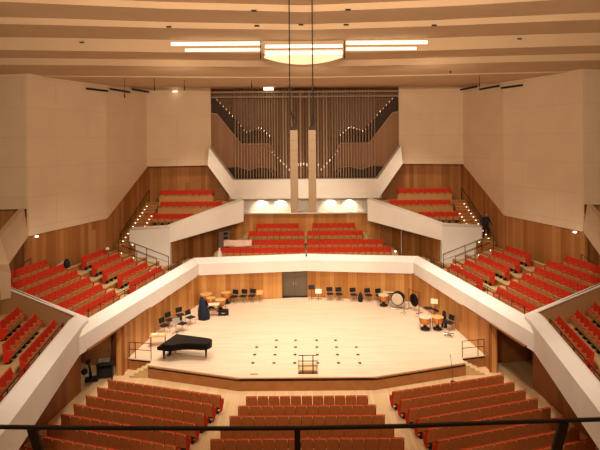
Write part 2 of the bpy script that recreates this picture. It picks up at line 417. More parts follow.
# ------------------------------------------------------------------ side terraces, boxes
def strip(fn, t0, t1, n0, n1, z0, z1, s, cl=True):
    poly = [fn(t0, n0), fn(t1, n0), fn(t1, n1), fn(t0, n1)]
    if cl: poly = wall_clip(poly)
    return mir(poly, s)
TZ = lambda k: 3.0 + 0.32 * k
BZ = lambda k: 3.2 + 0.27 * k
for s in (-1, 1):
    mb = MB()
    ns = [0.45, 2.45, 3.45, 4.45, 5.45, 6.45, 9.5]
    for k in range(6):
        t0 = -1.2 if k > 0 else 0.0
        poly = strip(PT, t0, 12.9, ns[k], ns[k + 1], 0, 0, s)
        if len(poly) > 2: mb.prism(poly, 2.6 if k else 2.88, TZ(k), 0, 1)
    # half-steps in the two aisles
    for k in range(1, 6):
        for (t0, t1) in ((0.35, 1.75), (6.25, 7.35)):
            poly = strip(PT, t0, t1, ns[k] - 0.32, ns[k] + .01, 0, 0, s)
            if len(poly) > 2: mb.prism(poly, 2.7, TZ(k) - 0.16, 0, 1)
    struct(mb.build('floor', [M['tread'], M['stagewood']]), f'stepped oak floor of the {SIDE[s]} terrace')  # risers coloured darker than the treads in place of shade
    mb = MB()
    ms = [0.6, 1.8, 2.75, 3.7, 4.6]
    for k in range(4):
        poly = mir([QT(-1.6 - .25 * k, ms[k]), QT(12.5, ms[k]), QT(12.5, ms[k + 1]), QT(-1.6 - .25 * (k + 1), ms[k + 1])], s)
        mb.prism(poly, 2.9, BZ(k))
    poly = mir([QT(0.3, .05), QT(12.5, .05), QT(12.5, 4.6), QT(0, 4.6)], s); mb.prism(poly, 2.82, 2.9)
    struct(mb.build('floor', M['tread']), f'stepped oak floor of the {SIDE[s]} box')
    mb = MB(); mb.prism(mir([(-10.6, 24.4), (-8.3, 37.9), (-15.5, 37.9), (-16.5, 24.4)], s), 2.815, 2.87)
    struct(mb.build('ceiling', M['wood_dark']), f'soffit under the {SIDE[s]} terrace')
    # partition between terrace and box, stepping up with the rows
    mb = MB(); n0, n1 = 0.55, 6.6
    a, b = PT(13.0, n0), PT(13.0, n1); z = lambda n: 4.06 + .32 * (n - 1.2)
    poly = [(a[0], a[1], 2.9), (b[0], b[1], 2.9), (b[0], b[1], z(n1)), (PT(13, 1.2)[0], PT(13, 1.2)[1], 4.06), (a[0], a[1], 4.02)]
    mb.slab([mx(p, s) for p in poly], (s * -.02, .14, 0))
    pw = struct(mb.build('wall_' + SIDE[s], plain('partition_brown', (0.34, 0.19, 0.09), 0.6)), f'brown partition between {SIDE[s]} terrace and box')
    mb = MB(); q = [PT(13.05, n0), PT(13.05, n1), PT(12.8, n1), PT(12.8, n0)]
    zz = [4.0, z(n1), z(n1), 4.0]
    mb.slab([mx((p[0], p[1], k + .005), s) for p, k in zip(q, zz)], (0, 0, .05))
    struct(mb.build('trim_3' if s < 0 else 'trim_4', M['para']), f'white coping on the partition of the {SIDE[s]} box')
    rl = thing('partition_rail', f'slim dark handrail on the white coping of the {SIDE[s]} partition', 'handrail')
    g = MB(); pp = [PT(12.95, n) for n in (1.1, 5.6)]
    g.tube([mx((pp[0][0], pp[0][1], 4.17), s), mx((pp[1][0], pp[1][1], z(5.6) + .14), s)], .018); g.build('rail', M['rail'], rl)
    for n in (1.15, 2.7, 4.2, 5.5):
        p = PT(12.95, n); MB().box(mx((p[0], p[1], z(n) + .09), s), (.04, .04, .12)).build('bracket', M['rail'], rl)
    # outer walls of the box
    mb = MB()
    a, b = QT(-2.3, 4.6), QT(12.5, 4.6)
    mb.slab([mx((a[0], a[1], 2.9), s), mx((b[0], b[1], 2.9), s), mx((b[0], b[1], 6.4), s), mx((a[0], a[1], 5.3), s)], (s * .2, 0, 0))
    struct(mb.build('wall_' + SIDE[s], M['wood']), f'oak wall behind the {SIDE[s]} box')
    # box front rail
    rl = thing('box_rail', f'black rail behind the white parapet of the {SIDE[s]} box', 'handrail')
    g = MB(); a, b = QT(0.35, .80), QT(11, .80)
    g.tube([mx((a[0], a[1], 4.30), s), mx((b[0], b[1], 4.30), s)], .03); g.build('rail', M['rail'], rl)
    for u in (0.4, 2.0, 3.6, 5.2, 6.8):
        p = QT(u, .80); MB().box(mx((p[0], p[1], 3.74), s), (.03, .05, 1.08)).build('post', M['rail'], rl)
    # terrace front rail
    rl = thing('terrace_rail', f'thin bronze rail in front of the {SIDE[s]} terrace seats', 'handrail')
    g = MB(); pp = [PT(t, .95) for t in (0.2, 6.0, 12.3)]
    g.tube([mx((p[0], p[1], 4.22), s) for p in pp], .022); g.build('rail', M['rail'], rl)
    for t in (0.3, 1.5, 2.7, 3.9, 5.1, 6.3, 7.5, 8.7, 9.9, 11.1, 12.2):
        p = PT(t, .95); MB().box(mx((p[0], p[1], 3.61), s), (.03, .03, 1.22)).build('post', M['rail'], rl)

# ------------------------------------------------------------------ upper side walls
for s in (-1, 1):
    nm = 'wall_' + SIDE[s]; S = SIDE[s]
    R, K, B = W_R, W_K, W_B; F = (-22.5, 32.8); G = (-22.5, 33.6)
    mb = MB()      # oak behind the terrace
    def wl(p, q, z0, z1, off, extra=0.0):
        mb.slab([mx((p[0], p[1], z0), s), mx((q[0], q[1], z0), s), mx((q[0], q[1], z1), s), mx((p[0], p[1], z1), s)], off)
    sh = .14
    wl((R[0] - sh, R[1]), (K[0] - sh, K[1]), 2.9, 8.2, (s * .2, 0, 0)); wl((K[0] - sh, K[1]), (B[0] - sh, 45.0), 2.9, 11.4, (s * .2, 0, 0))
    wl((R[0] - sh, R[1] + .5), G, 2.9, 9.2, (s * .1, .2, 0))
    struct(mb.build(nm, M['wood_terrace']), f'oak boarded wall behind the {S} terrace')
    mb = MB()      # white upper wall, lower edge follows the cut-outs
    mb.slab([mx(p, s) for p in [(F[0], F[1], 8.55), (R[0], R[1], 8.80), (R[0], R[1], 18.6), (F[0], F[1], 18.6)]], (s * .3, .3, 0))
    mb.slab([mx(p, s) for p in [(R[0], R[1], 7.08), (K[0], K[1], 7.18), (K[0], K[1], 18.6), (R[0], R[1], 18.6)]], (s * .12, 0, 0))
    mb.slab([mx(p, s) for p in [(K[0], K[1], 7.18), (B[0], B[1], 10.7), (B[0], B[1], 18.6), (K[0], K[1], 18.6)]], (s * .12, 0, 0))
    mb.slab([mx(p, s) for p in [(B[0], B[1], 10.78), (-8.45, 43.6, 10.86), (-8.2, 43.6, 12.5), (-8.2, 43.6, 18.6), (B[0], B[1], 18.6)]], (0, .25, 0))
    struct(mb.build(nm, M['wall']), f'large white folded upper wall on the {S}')
    # slanting white pier beside the box
    rows = [[(-17.44, 31.4, 7.08), (-17.75, 31.55, 8.8)], [(-16.1, 27.1, 6.40), (-16.9, 27.6, 7.75)], [(-15.35, 26.0, 6.2), (-16.7, 26.0, 6.55)], [(-15.35, 26.0, 4.9), (-16.9, 26.0, 4.6)]]
    mb = MB(); V = []
    for r in rows:
        for p in r: V.append(mx(p, s))
    back = [(v[0] + s * .5, v[1] + .35, v[2]) for v in V]
    fs = []
    for i in range(3):
        a = 2 * i; fs += [(a, a + 2, a + 3, a + 1), (a + 8, a + 9, a + 11, a + 10)]
        fs += [(a, a + 8, a + 10, a + 2), (a + 1, a + 3, a + 11, a + 9)]
    fs += [(0, 1, 9, 8), (6, 14, 15, 7)]
    mb.add(V + back, fs); struct(mb.build(nm, M['wall']), f'slanting white pier at the outer end of the {S} terrace')
    # oak back wall of the upper balcony
    mb = MB(); mb.slab([mx(p, s) for p in [(-14.2, 44.9, 5.5), (-6.0, 44.9, 5.5), (-6.0, 44.9, 12), (-14.2, 44.9, 12)]], (0, .2, 0))
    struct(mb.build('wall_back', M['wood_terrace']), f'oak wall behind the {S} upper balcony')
    # upper balcony parapet band and pier
    I, Mi, O, E = (-5.15, 41.5), (-9.2, 40.0), (-10.6, 39.0), (-13.75, 39.0)
    pr = {0: (6.28, 8.05), 1: (5.35, 6.72), 2: (5.08, 6.25), 3: (3.0, 6.10)}
    def zo(i):
        zb, zt = pr[i]; d = .34 if i < 3 else .2
        return [(0, zb), (0, zt), (.5, zt + .14), (.62, zt + .1), (.62, zb + .1), (.5, zb)]
    sweep('parapet', [I, Mi, O], [(0, 0)] * 6, s, f'sloping white parapet of the {S} upper balcony', M['para'], zo)
    mb = MB(); mb.slab([mx(p, s) for p in [(O[0], O[1], 2.9), (E[0], E[1], 3.6), (E[0], E[1], 6.10), (O[0], O[1], 6.25)]], (0, .5, 0))
    struct(mb.build('parapet', M['para']), f'white pier wall below the end of the {S} upper balcony')
    mb = MB(); mb.slab([mx(p, s) for p in [(O[0], O[1], 6.25), (E[0], E[1], 6.10), (E[0], E[1] + .5, 6.22), (O[0], O[1] + .5, 6.39)]], (0, 0, -.02))
    struct(mb.build('parapet', M['para']), f'white coping of the {S} pier')
    # balcony floor tiers
    mb = MB()
    mb.prism(mir([(-9.0, 40.6), (-10.6, 39.6), (-13.2, 39.6), (-13.4, 42.4), (-9.0, 42.4)], s), 5.55, 5.97)
    mb.prism(mir([(-5.4, 42.2), (-9.05, 40.7), (-9.05, 42.4), (-5.4, 42.4)], s), 6.42, 6.6)
    mb.prism(mir([(-6.4, 42.35), (-12.75, 42.35), (-12.75, 43.4), (-6.4, 43.4)], s), 6.3, 6.85)
    mb.prism(mir([(-5.9, 43.35), (-12.75, 43.35), (-12.75, 44.85), (-5.9, 44.85)], s), 6.5, 7.74)
    mb.prism(mir([(-9.0, 42.3), (-12.75, 42.3), (-12.75, 44.85), (-9.0, 44.85)], s), 5.6, 6.5)
    struct(mb.build('floor', M['pan']), f'stepped oak floor of the {S} upper balcony')
    mb = MB(); sz = lambda x: 5.16 + .235 * (10.5 + x)
    mb.slab([mx((x, y, sz(x)), s) for x, y in [(-5.45, 41.9), (-9.2, 40.4), (-10.55, 39.4), (-13.4, 39.6), (-13.4, 44.8), (-5.45, 44.8)]], (0, 0, .06))
    struct(mb.build('ceiling', M['wood_dark']), f'soffit under the {S} upper balcony')
    for (x0, x1, Y, z) in ((-12.7, -8.0, 43.42, 7.74), (-12.5, -7.1, 42.42, 6.85)):
        b = MB(); b.box(((x0 + x1) / 2 * -s, Y, z + .22), (x1 - x0, .05, .44)); b.box(((x0 + x1) / 2 * -s, Y, z + .455), (x1 - x0, .09, .03))
        tag(b.build('row_barrier', M['pan']), f'oak barrier panel before the {"back" if z > 7 else "middle"} seat row of the {S} upper balcony', 'barrier')
    # stairs along the side wall up to the balcony
    mb = MB(); nst = 13
    for k in range(nst):
        y0 = 38.9 + k * .36; z1 = 4.75 + (k + 1) * .225
        xw = W_K[0] + (y0 - W_K[1]) * .207
        mb.prism(mir([(xw, y0), (min(xw + 1.5, -12.77), y0), (min(xw + 1.5, -12.77), y0 + .38), (xw, y0 + .38)], s), 4.0, z1, 0, 1)
    struct(mb.build('floor', [M['tread'], M['stagewood']]), f'stairs rising along the {S} wall to the upper balcony')  # stair risers also carry shade in a darker colour
    for k in range(nst - 1):
        y0 = 38.9 + k * .36; z1 = 4.75 + (k + 1) * .225; xw = W_K[0] + (y0 - W_K[1]) * .207
        for j, xx in enumerate((.35, 1.3)):
            if j and k > 8: continue
            o = MB().box(mx((xw + xx, y0 - .015, z1 - .03), s), (.09, .03, .05)).build('step_light', M['steplamp'])
            tag(o, f'small glowing light on the {ORD[k+1]} step, {("wall","hall")[j]} side, {S} upper balcony stairs', 'step light', f'step lights on the {S} stairs')
    rl = thing('stair_handrail', f'bronze handrail climbing the {S} wall beside the lit stairs', 'handrail')
    g = MB(); p = [(-14.35, 38.6, 5.8), (-13.5, 43.2, 8.75), (-13.5, 43.2, 7.8)]
    g.tube([mx(q, s) for q in p], .032); g.build('rail', M['rail'], rl)
    for f in (0.05, .35, .7):
        x, y, z = [p[0][i] + (p[1][i] - p[0][i]) * f for i in range(3)]
        MB().tube([mx((x, y, z), s), mx((x, y, z - 1.0), s)], .018).build('post', M['rail'], rl)
    # oak wall under the upper balcony, beside the choir
    mb = MB()
    pts = [(-10.5, 39.45), (-9.6, 42.6), (-7.6, 44.2), (-6.6, 44.4)]
    zt = [5.2, 5.4, 5.85, 6.3]
    for i in range(3):
        p, q = pts[i], pts[i + 1]
        mb.slab([mx((p[0], p[1], 2.9), s), mx((q[0], q[1], 2.9), s), mx((q[0], q[1], zt[i + 1]), s), mx((p[0], p[1], zt[i]), s)], (s * .15, .15, 0))
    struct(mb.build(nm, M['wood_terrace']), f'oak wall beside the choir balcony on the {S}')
    # handrails down the terrace steps
    for nm_, t in (('upper', .32), ('lower', 1.6)):
        rl = thing('terrace_handrail', f'bronze handrail on the {nm_} side of the steps below the {S} white pier', 'handrail')
        nn = ((5.5, 4.1, 2.3), (5.7, 4.2, 2.6))[nm_ == 'lower']; g = MB(); pts = []
        for n in nn:
            p = PT(t, n); z = 3.0 + .32 * (n - 1.45)
            pts.append((p[0], p[1], z + .95)); MB().tube([mx((p[0], p[1], max(3.0, z - .35)), s), mx((p[0], p[1], z + .95), s)], .028).build('post', M['rail'], rl)
        g.tube([mx(q, s) for q in pts], .03); g.tube([mx((q[0], q[1], q[2] - .45), s) for q in pts], .016); g.build('rail', M['rail'], rl)
    for k in range(1, 6):
        for j, t in enumerate((.5, 1.6)):
            p = PT(t, ns[k] - .33)
            o = MB().box(mx((p[0], p[1], TZ(k) - .22), s), (.05, .09, .04)).build('step_light', M['steplamp'])
            tag(o, f'small glowing light on {ORD[k]} terrace step from the parapet, {("pier","seat")[j]} side, {S} terrace', 'step light', f'step lights on the {S} terrace')
    # two rails by the back of the near terrace block
    rl = thing('aisle_handrail', f'bronze handrail behind the back row of the {S} terrace', 'handrail')
    p = [PT(11.3, 7.6), PT(8.3, 7.6), PT(8.2, 7.6)]
    MB().tube([mx((p[0][0], p[0][1], 4.9), s), mx((p[1][0], p[1][1], 5.75), s)], .022).build('rail', M['rail'], rl)
    MB().tube([mx((p[1][0], p[1][1], 4.6), s), mx((p[1][0], p[1][1], 5.75), s)], .022).build('post', M['rail'], rl)
    # little wall lamp under the edge of the white wall
    o = MB().lathe([(.10, 0), (.11, .05), (.09, .09)], mx((-17.0, 31.6, 7.0), s), 0, 12).build('wall_lamp', M['lamp'])
    tag(o, f'small bright lamp under the lower edge of the {S} white wall', 'lamp')

# ------------------------------------------------------------------ choir balcony behind the stage
CZ = [3.37, 3.80, 4.38, 4.87]; CY = [40.6, 41.5, 42.4, 43.3]
mb = MB()
mb.prism([(-9.9, 39.9), (0, 39.4), (9.9, 39.9), (9.6, 40.9), (-9.6, 40.9)], 2.85, CZ[0])
for k in (1, 2, 3):
    hx = (7.5, 6.0, 5.3)[k - 1]
    mb.prism([(-hx, CY[k] - .62), (hx, CY[k] - .62), (hx - .2, 44.4), (-hx + .2, 44.4)], 2.85, CZ[k])
struct(mb.build('floor', M['tread']), 'stepped oak floor of the choir balcony')
mb = MB(); mb.slab([(-6.8, 44.4, 2.9), (6.8, 44.4, 2.9), (6.8, 44.4, 6.62), (-6.8, 44.4, 6.62)], (0, .2, 0))
struct(mb.build('wall_back', M['wood']), 'oak wall behind the choir balcony')
mb = MB(); mb.slab([(-6.8, 44.55, 6.5), (6.8, 44.55, 6.5), (6.8, 44.55, 9.0), (-6.8, 44.55, 9.0)], (0, .2, 0))
struct(mb.build('wall_back', M['para']), 'pale wall lit by spotlights under the organ')
mb = MB(); mb.box((0, 44.25, 6.58), (12.4, .6, .12)); struct(mb.build('trim_5', M['para']), 'pale ledge under the organ')
# organ base band
mb = MB(); Zb = 42.5
o3 = lambda px, py, Z=42.5: ((px - 305) * Z / 500, Z, H - (py - 140) * Z / 500)
poly = [(209.0, 146.5), (232.3, 179.3), (377.7, 179.3), (401.0, 146.5), (402.5, 164.5), (378.5, 198.5), (231.5, 198.5), (207.5, 164.5)]
mb.slab([o3(*p) for p in poly], (0, 1.3, 0))
struct(mb.build('trim_6', M['para']), 'white band framing the bottom of the organ')

# ------------------------------------------------------------------ organ
org = thing('pipe_organ', 'large pipe organ with brown pipes in the white back wall above the choir', 'pipe organ', (0, 43.8, 9.6))
def og(mbx, name, mat): 
    o = mbx.build(name, mat, org); o.matrix_parent_inverse = Matrix.Translation((0, -43.8, -9.6)); return o
oo = lambda px, py, Z=43.6: ((px - 305) * 43.3 / 500, Z, H - (py - 140) * 43.3 / 500)
b = MB(); b.slab([(-8.6, 45.0, 9), (8.6, 45.0, 9), (8.6, 45.0, 18.5), (-8.6, 45.0, 18.5)], (0, .2, 0)); og(b, 'case_back', M['case'])
for s in (-1, 1):
    mpx = lambda px: 305 + (px - 305) * -s
    P = [(209, 112), (216, 113), (240, 143), (269, 143), (274, 152), (276, 172), (268, 167.5), (258, 167), (248, 169.5), (237, 166.5), (224, 168), (209, 147)]
    b = MB(); b.slab([oo(mpx(x), y, 44.0) for x, y in P], (0, .15, 0)); og(b, 'swell_panel', M['panel'])
    b = MB(); b.slab([oo(mpx(x), y, 44.25) for x, y in [(222, 164), (277, 164), (277, 182), (232, 182)]], (0, .1, 0)); og(b, 'lower_shade', M['casedark'])  # dark slab put in as the shade below the swell panel
    P = [(209, 97), (214, 98), (246, 131), (262, 128), (272, 139), (269, 143), (240, 143), (216, 113), (209, 112)]
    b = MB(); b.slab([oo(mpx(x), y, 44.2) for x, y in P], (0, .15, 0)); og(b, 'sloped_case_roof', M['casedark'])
    b = MB(); b.tube([oo(mpx(x), y, 43.9) for x, y in [(209, 112), (216, 113), (240, 143.5), (269, 143.5), (274, 152)]], .05, 0, 6); og(b, 'case_moulding', M['pipe'])
    b = MB(); b.tube([oo(mpx(x), y, 43.9) for x, y in [(237, 166), (248, 170), (260, 167), (268, 168), (273, 175)]], .04, 0, 6); og(b, 'case_moulding', M['pipe'])
for y, r in ((96.5, .07), (91.6, .08)):
    b = MB(); b.box(((0), 43.45, oo(305, y)[2]), (16.3, .06, r * 2)); og(b, 'top_rail', M['speaker'])
def mouth_y(d):
    if d < 14: return 165 + (random.random() - .5) * 2
    if d < 34: return 172 - (d - 14) * 1.05
    if d < 46: return 137 - (d - 34) * .9
    if d < 60: return 127 + (d - 46) * .35
    return max(108, 131 - (d - 60) * 1.25)
np_ = 0
for s in (-1, 1):
    dx = 1.6
    while dx < 71:
        big = dx < 26
        r = (.105 if dx < 9 else .085) if big else (.050 if dx < 44 else .038)
        if dx > 48: r = .034
        x, y, zt = oo(305 + s * dx, 88.6 + random.random() * 1.2, 43.62 + (.06 if int(dx) % 2 else 0))
        zb = 9.62; my = oo(305, mouth_y(dx))[2]
        b = MB(); b.tube([(x, y, zb), (x, y, zb + .25), (x, y, zt)], [r * .45, r, r], 0, 10)
        b.box((x, y - r * .92, my), (r * 1.1, .02, r * 2.2), 1)
        og(b, 'organ_pipe', [M['pipebig'] if (big and int(dx * 3) % 2 == 0) else M['pipe'], M['mouth']]); np_ += 1
        dx += 2.9 if big else (2.7 if dx < 48 else 3.0)
    for k in range(6):       # sloping row of small pipes standing on the case roof
        d = 73 + k * 3.1; x, y, zt = oo(305 + s * d, 100, 43.75); zb = oo(305, 131 - (d - 60) * 1.05)[2]
        b = MB(); b.tube([(x, y, zb), (x, y, zt)], .03, 0, 8); b.box((x, y - .035, zb + .2), (.06, .02, .12), 1)
        og(b, 'organ_pipe', [M['pipebig'], M['mouth']])

# ------------------------------------------------------------------ ceiling in stepped waves
prof = [(9.0, 19.2, .04), (17.6, 19.0, .04), (17.65, 18.57, .04), (20.68, 18.57, .042), (20.72, 18.30, .042), (22.92, 18.30, .032), (22.96, 18.05, .028),
        (25.58, 18.05, .022), (25.62, 17.43, .020), (28.0, 17.43, .018), (28.04, 17.09, .016), (32.4, 17.09, .013), (32.44, 17.02, .013), (37.9, 17.10, .010), (38.0, 17.3, .010), (40.2, 17.45, .005), (46, 17.7, 0)]
xs = [-26, -18, -12, -6, 0, 6, 12, 18, 26]
mb = MB()
for (y, z, c) in prof:
    for x in xs:
        mb.v.append((x, y, z + c * abs(x) * min(1, .55 + abs(x) / 26)))
nx = len(xs)
for i in range(len(prof) - 1):
    for k in range(nx - 1):
        mb.face((i * nx + k, i * nx + k + 1, (i + 1) * nx + k + 1, (i + 1) * nx + k))
struct(mb.build('ceiling', M['ceil']), 'ceiling of long stepped plaster waves')
def cx(px, Y): return (px - 305) * Y / 500
def cz(py, Y, px=305): return H - (py + (px - 305) * ROLL - 140) * Y / 500
def ceil_light(x0, x1, Y, py, label, hpx):
    z = cz(py, Y, (x0 + x1) / 2); X0, X1 = cx(x0, Y), cx(x1, Y)
    t = thing('ceiling_light', label, 'ceiling light', ((X0 + X1) / 2, Y, z), 0, 'bright strips in the ceiling')
    w = X1 - X0; h = hpx * Y / 500
    MB().box((0, .03, 0), (w + .10, .05, h + .08)).build('frame', M['ceil'], t)
    MB().box((0, -.02, 0), (w, .05, h)).build('diffuser', M['strip'], t)
for (a, b_, Y, py, lab, hp) in ((172, 262, 25.5, 43.8, 'upper glowing strip in the left of the three ceiling light groups', 3.2), (186, 262, 25.5, 50.0, 'lower glowing strip in the left of the three ceiling light groups', 2.6),
                     (347, 428, 25.5, 42.6, 'upper glowing strip in the right of the three ceiling light groups', 3.2), (347, 417, 25.5, 48.8, 'lower glowing strip in the right of the three ceiling light groups', 2.6),
                     (266, 343, 25.3, 46.3, 'upper glowing strip in the middle of the three ceiling light groups', 3.0), (266, 343, 25.0, 53.0, 'lower glowing strip on top of the curved panel in the ceiling', 3.6)):
    ceil_light(a, b_, Y, py, lab, hp)
t = thing('ceiling_panel', 'curved glowing panel hanging in the middle of the ceiling', 'ceiling panel', (0, 25.1, 0))
b = MB(); nn = 12; V = []
for j in (0, 1):
    for i in range(nn + 1):
        f = i / nn; q = 1 - (2 * f - 1) ** 2
        V.append((cx(265 + 78 * f, 25.1), -.06 - .25 * q * j, cz((50, 58 + 7.5 * q)[j], 25.1)))
b.add(V, [(i, i + 1, nn + 2 + i, nn + 1 + i) for i in range(nn)], 0, True)
b.build('panel', emit('panel_glow', (1.0, 0.80, 0.55), .32), t)
for px in (261.5, 345):
    MB().tube([(cx(px, 25.1), -.05, cz(59, 25.1)), (cx(px, 25.1), -.05, cz(41, 25.1))], .03).build('hanger', M['rail'], t)
for (px, py, Y, lab) in ((83, 42.5, 25.6, 'near the left end of the fourth ceiling wave'), (255, 11, 20.7, 'left of the cables at the top of the ceiling'), (258, 26, 22.94, 'left of the cables in the second ceiling wave'),
                (302, 25, 22.94, 'between the two cables in the ceiling'), (347, 25, 22.94, 'right of the cables in the second ceiling wave'), (349, 10, 20.7, 'right of the cables at the top of the ceiling'),
                (435, 25.5, 22.94, 'right of centre in the second ceiling wave'), (520, 39, 25.6, 'near the right end of the fourth ceiling wave'), (170, 27, 22.94, 'left of centre in the second ceiling wave')):
    t = thing('ceiling_spotlight', 'small dark spotlight ' + lab, 'spotlight', (cx(px, Y), Y - .06, cz(py, Y, px)), 0, 'ceiling spotlights')
    MB().box((0, .02, 0), (.22, .06, .07)).build('housing', M['rail'], t)
    for dx in (-.05, .05): MB().lathe([(.028, -.01), (.03, .02)], (dx, -.02, 0), 0, 10, Matrix.Rotation(PI / 2, 3, 'X')).build('lens', M['blackmatt'], t)
# dark air slots and fine rods high on the side walls
for s in (-1, 1):
    for i, (a, b_) in enumerate(((85.5, 106.5), (109, 128.5), (131, 148.5))):
        w = []
        for px in (a, b_):
            r = (px - 305) / 500; k = .207; Y = (W_K[0] - .207 * W_K[1]) / (r - k) if px > 107 else None
            if Y is None:
                k2 = (W_K[0] - W_R[0]) / (W_K[1] - W_R[1]); Y = (W_K[0] - k2 * W_K[1]) / (r - k2)
            w.append((r * Y + .22, Y - .15, H - (87.5 + (i - 1) * .5 - 140) * Y / 500))
        z = w[0][2]
        A, B_ = mx(w[0], s), mx(w[1], s)
        t = MB().slab([(A[0], A[1], z - .07), (B_[0], B_[1], z - .07), (B_[0], B_[1], z + .07), (A[0], A[1], z + .07)], (s * .08, 0, 0)).build('air_slot', M['blackmatt'])
        tag(t, f'black slot high on the {SIDE[s]} white wall, {("nearest the frame edge", "middle of three", "nearest the organ")[i]}', 'air slot', f'black slots on the {SIDE[s]} wall')
for (px, y0, y1, Y, lab) in ((75, 84, 96, 36, 'leftmost thin rod hanging by the left wall'), (125, 68, 95, 33, 'long thin rod hanging across the left black slots'), (155, 71, 88, 33, 'thin rod hanging right of the left black slots'),
                        (185, 77, 88, 34, 'thin rod hanging left of the organ'), (252, 77, 86, 34, 'short thin rod hanging above the organ'), (451, 63, 73, 31, 'thin rod hanging right of the bright strips'),
                        (480, 70, 87, 33, 'thin rod hanging across the right black slots'), (530, 82, 95, 36, 'rightmost thin rod hanging by the right wall')):
    b = MB(); z0 = cz(y1, Y); b.tube([(cx(px, Y), Y, z0), (cx(px, Y), Y, 17.6)], .02, 0, 6); b.lathe([(.03, 0), (.045, .1), (.03, .3)], (cx(px, Y), Y, z0 - .1), 0, 8)
    tag(b.build('hanging_microphone', M['rail']), lab, 'hanging rod', 'thin rods hanging from the ceiling')
tag(MB().box((-3.1, 42.9, cz(88.6, 42.9)), (.85, .16, .20)).build('bright_lamp', M['lamp']), 'small bright lamp above the organ left of the cables', 'lamp')
tag(MB().box((-11.2, 43.2, cz(90.5, 43.2)), (.36, .25, .07)).build('bright_lamp', M['lamp']), 'small bright lamp at the top of the left back wall', 'lamp')

# ------------------------------------------------------------------ hanging speaker columns
for i, (x, xc) in enumerate(((-.385, -.52), (.245, .285))):
    t = thing('speaker_column', f'tall beige speaker column hanging on a black cable, {("left","right")[i]} of the pair', 'speaker', (x, 17.5, 10.48), 0, 'hanging speaker columns')
    for k in range(8):
        MB().box((0, 0, .18 + k * .358), (.265, .30, .357)).build('cabinet', M['speaker'], t, .003)
    MB().box((0, 0, 2.93), (.2, .2, .12)).build('hanging_frame', M['blackmatt'], t)
    g = MB(); g.tube([(0, 0, 2.98), ((xc - x) * .35, 0, 3.3), (xc - x, 0, 3.7), (xc - x, 0, 8.3)], .022, 0, 6); g.build('cable', M['blackmatt'], t)
    g = MB(); g.tube([(.05, .0, 2.95), (.09, 0, 3.2), (xc - x + .02, 0, 3.45)], .012, 0, 6); g.build('cable', M['blackmatt'], t)

# ------------------------------------------------------------------ seats
def seat_parts():
    rx = Matrix.Rotation(math.radians(9), 3, 'X')
    parts = []
    b = MB(); O = [(-.25, -.30), (.25, -.30), (.25, .16), (.228, .20), (.228, .315), (-.228, .315), (-.228, .20), (-.25, .16)]
    b.slab([tuple(rx @ Vector((x * .985, -.02, z)) + Vector((0, -.235, .60))) for x, z in O], tuple(rx @ Vector((0, .03, 0))))
    b.box(rx @ Vector((.236, -.012, .262)) + Vector((0, -.235, .60)), (.026, .022, .085), 1, rx)
    parts.append(('back_shell', b.data('back_shell', [M['seatwood'], M['plate']]), None))
    b = MB(); b.box((0, -.197, .648), (.484, .052, .56), 0, rx); parts.append(('back_cushion', b.data('back_cushion', M['red'], .015), None))
    rp = Matrix.Rotation(math.radians(-14), 3, 'X')
    b = MB(); b.box((0, .045, .395), (.465, .03, .31), 0, rp); parts.append(('seat_pan', b.data('seat_pan', M['pan'], .008), None))
    b = MB(); b.box((0, .0, .41), (.45, .06, .31), 0, rp); parts.append(('seat_cushion', b.data('seat_cushion', M['red'], .015), 'seat_pan'))
    for sx in (-1, 1):
        b = MB(); b.box((sx * .2385, -.09, .615), (.022, .36, .035)); b.box((sx * .2385, -.12, .42), (.018, .2, .40))
        parts.append(('armrest', b.data('armrest', M['arm'], .004), None))
    b = MB()
    b.box((0, -.13, .11), (.10, .12, .22)); b.box((0, -.13, .012), (.30, .22, .024)); b.box((0, -.13, .235), (.46, .08, .05))
    parts.append(('leg', b.data('leg', M['blackmatt']), None))
    return parts
PARTS = seat_parts()
def end_panel(sx):
    b = MB()
    o = [(-.27, .12), (-.05, .12), (.12, .40), (.12, .60), (-.10, .62), (-.22, .93), (-.30, .93), (-.26, .55)]
    b.slab([(sx * .262, y, z) for y, z in o], (sx * .022, 0, 0))
    return b.data('end_panel', M['red'])
EP = {-1: end_panel(-1), 1: end_panel(1)}
SEATS = []   # (x, y, z, rz, end, label)
PITCH = .52
def add_seat(x, y, z, rz, end, label, group): SEATS.append((x, y, z, rz, end, label, group))
def row(p0, dirv, n, z, face, ends, lab, group, s, pitch=PITCH, place='left'):
    """n seats from p0 along dirv; face = direction the sitter looks at"""
    fx, fy = face; rz = math.atan2(-fx, fy)
    for i in range(n):
        x = p0[0] + dirv[0] * pitch * (i + .5); y = p0[1] + dirv[1] * pitch * (i + .5)
        e = 0
        rgt = Vector((math.cos(rz), math.sin(rz)))
        sg = 1 if rgt.dot(Vector(dirv)) > 0 else -1
        if ends and i == 0: e = -sg
        if ends and i == n - 1: e = sg
        add_seat(x, y, z, rz, e, lab(i), group)
# centre block
for j in range(6):
    n = 11 + j; y = 23.6 - .84 * j + .25
    row((-n * PITCH / 2, y), (1, 0), n, 0, (0, 1), True,
        lambda i, j=j: f'red-edged wooden seat, {ORD[i+1]} from left in {ORD[j+1]} row from stage, centre stalls block', 'centre stalls seats', 0)
# side blocks
for s in (-1, 1):
    for k in range(8):
        a = (-10.05 - .216 * k, 25.35 - .78 * k + (.24 if s > 0 else 0)); dv = (math.cos(math.radians(15.5)), -math.sin(math.radians(15.5)))
        fc = (.267, .964)
        a = (a[0] + fc[0] * .25, a[1] + fc[1] * .25)
        row(mx(a, s), mx(dv, s), 12, 0, mx(fc, s), True,
            lambda i, k=k, s=s: f'red-edged wooden seat, {ORD[i+1]} from the outer wall in {ORD[k+1]} row from stage, {SIDE[s]} stalls block', f'{SIDE[s]} stalls seats', s, .512)
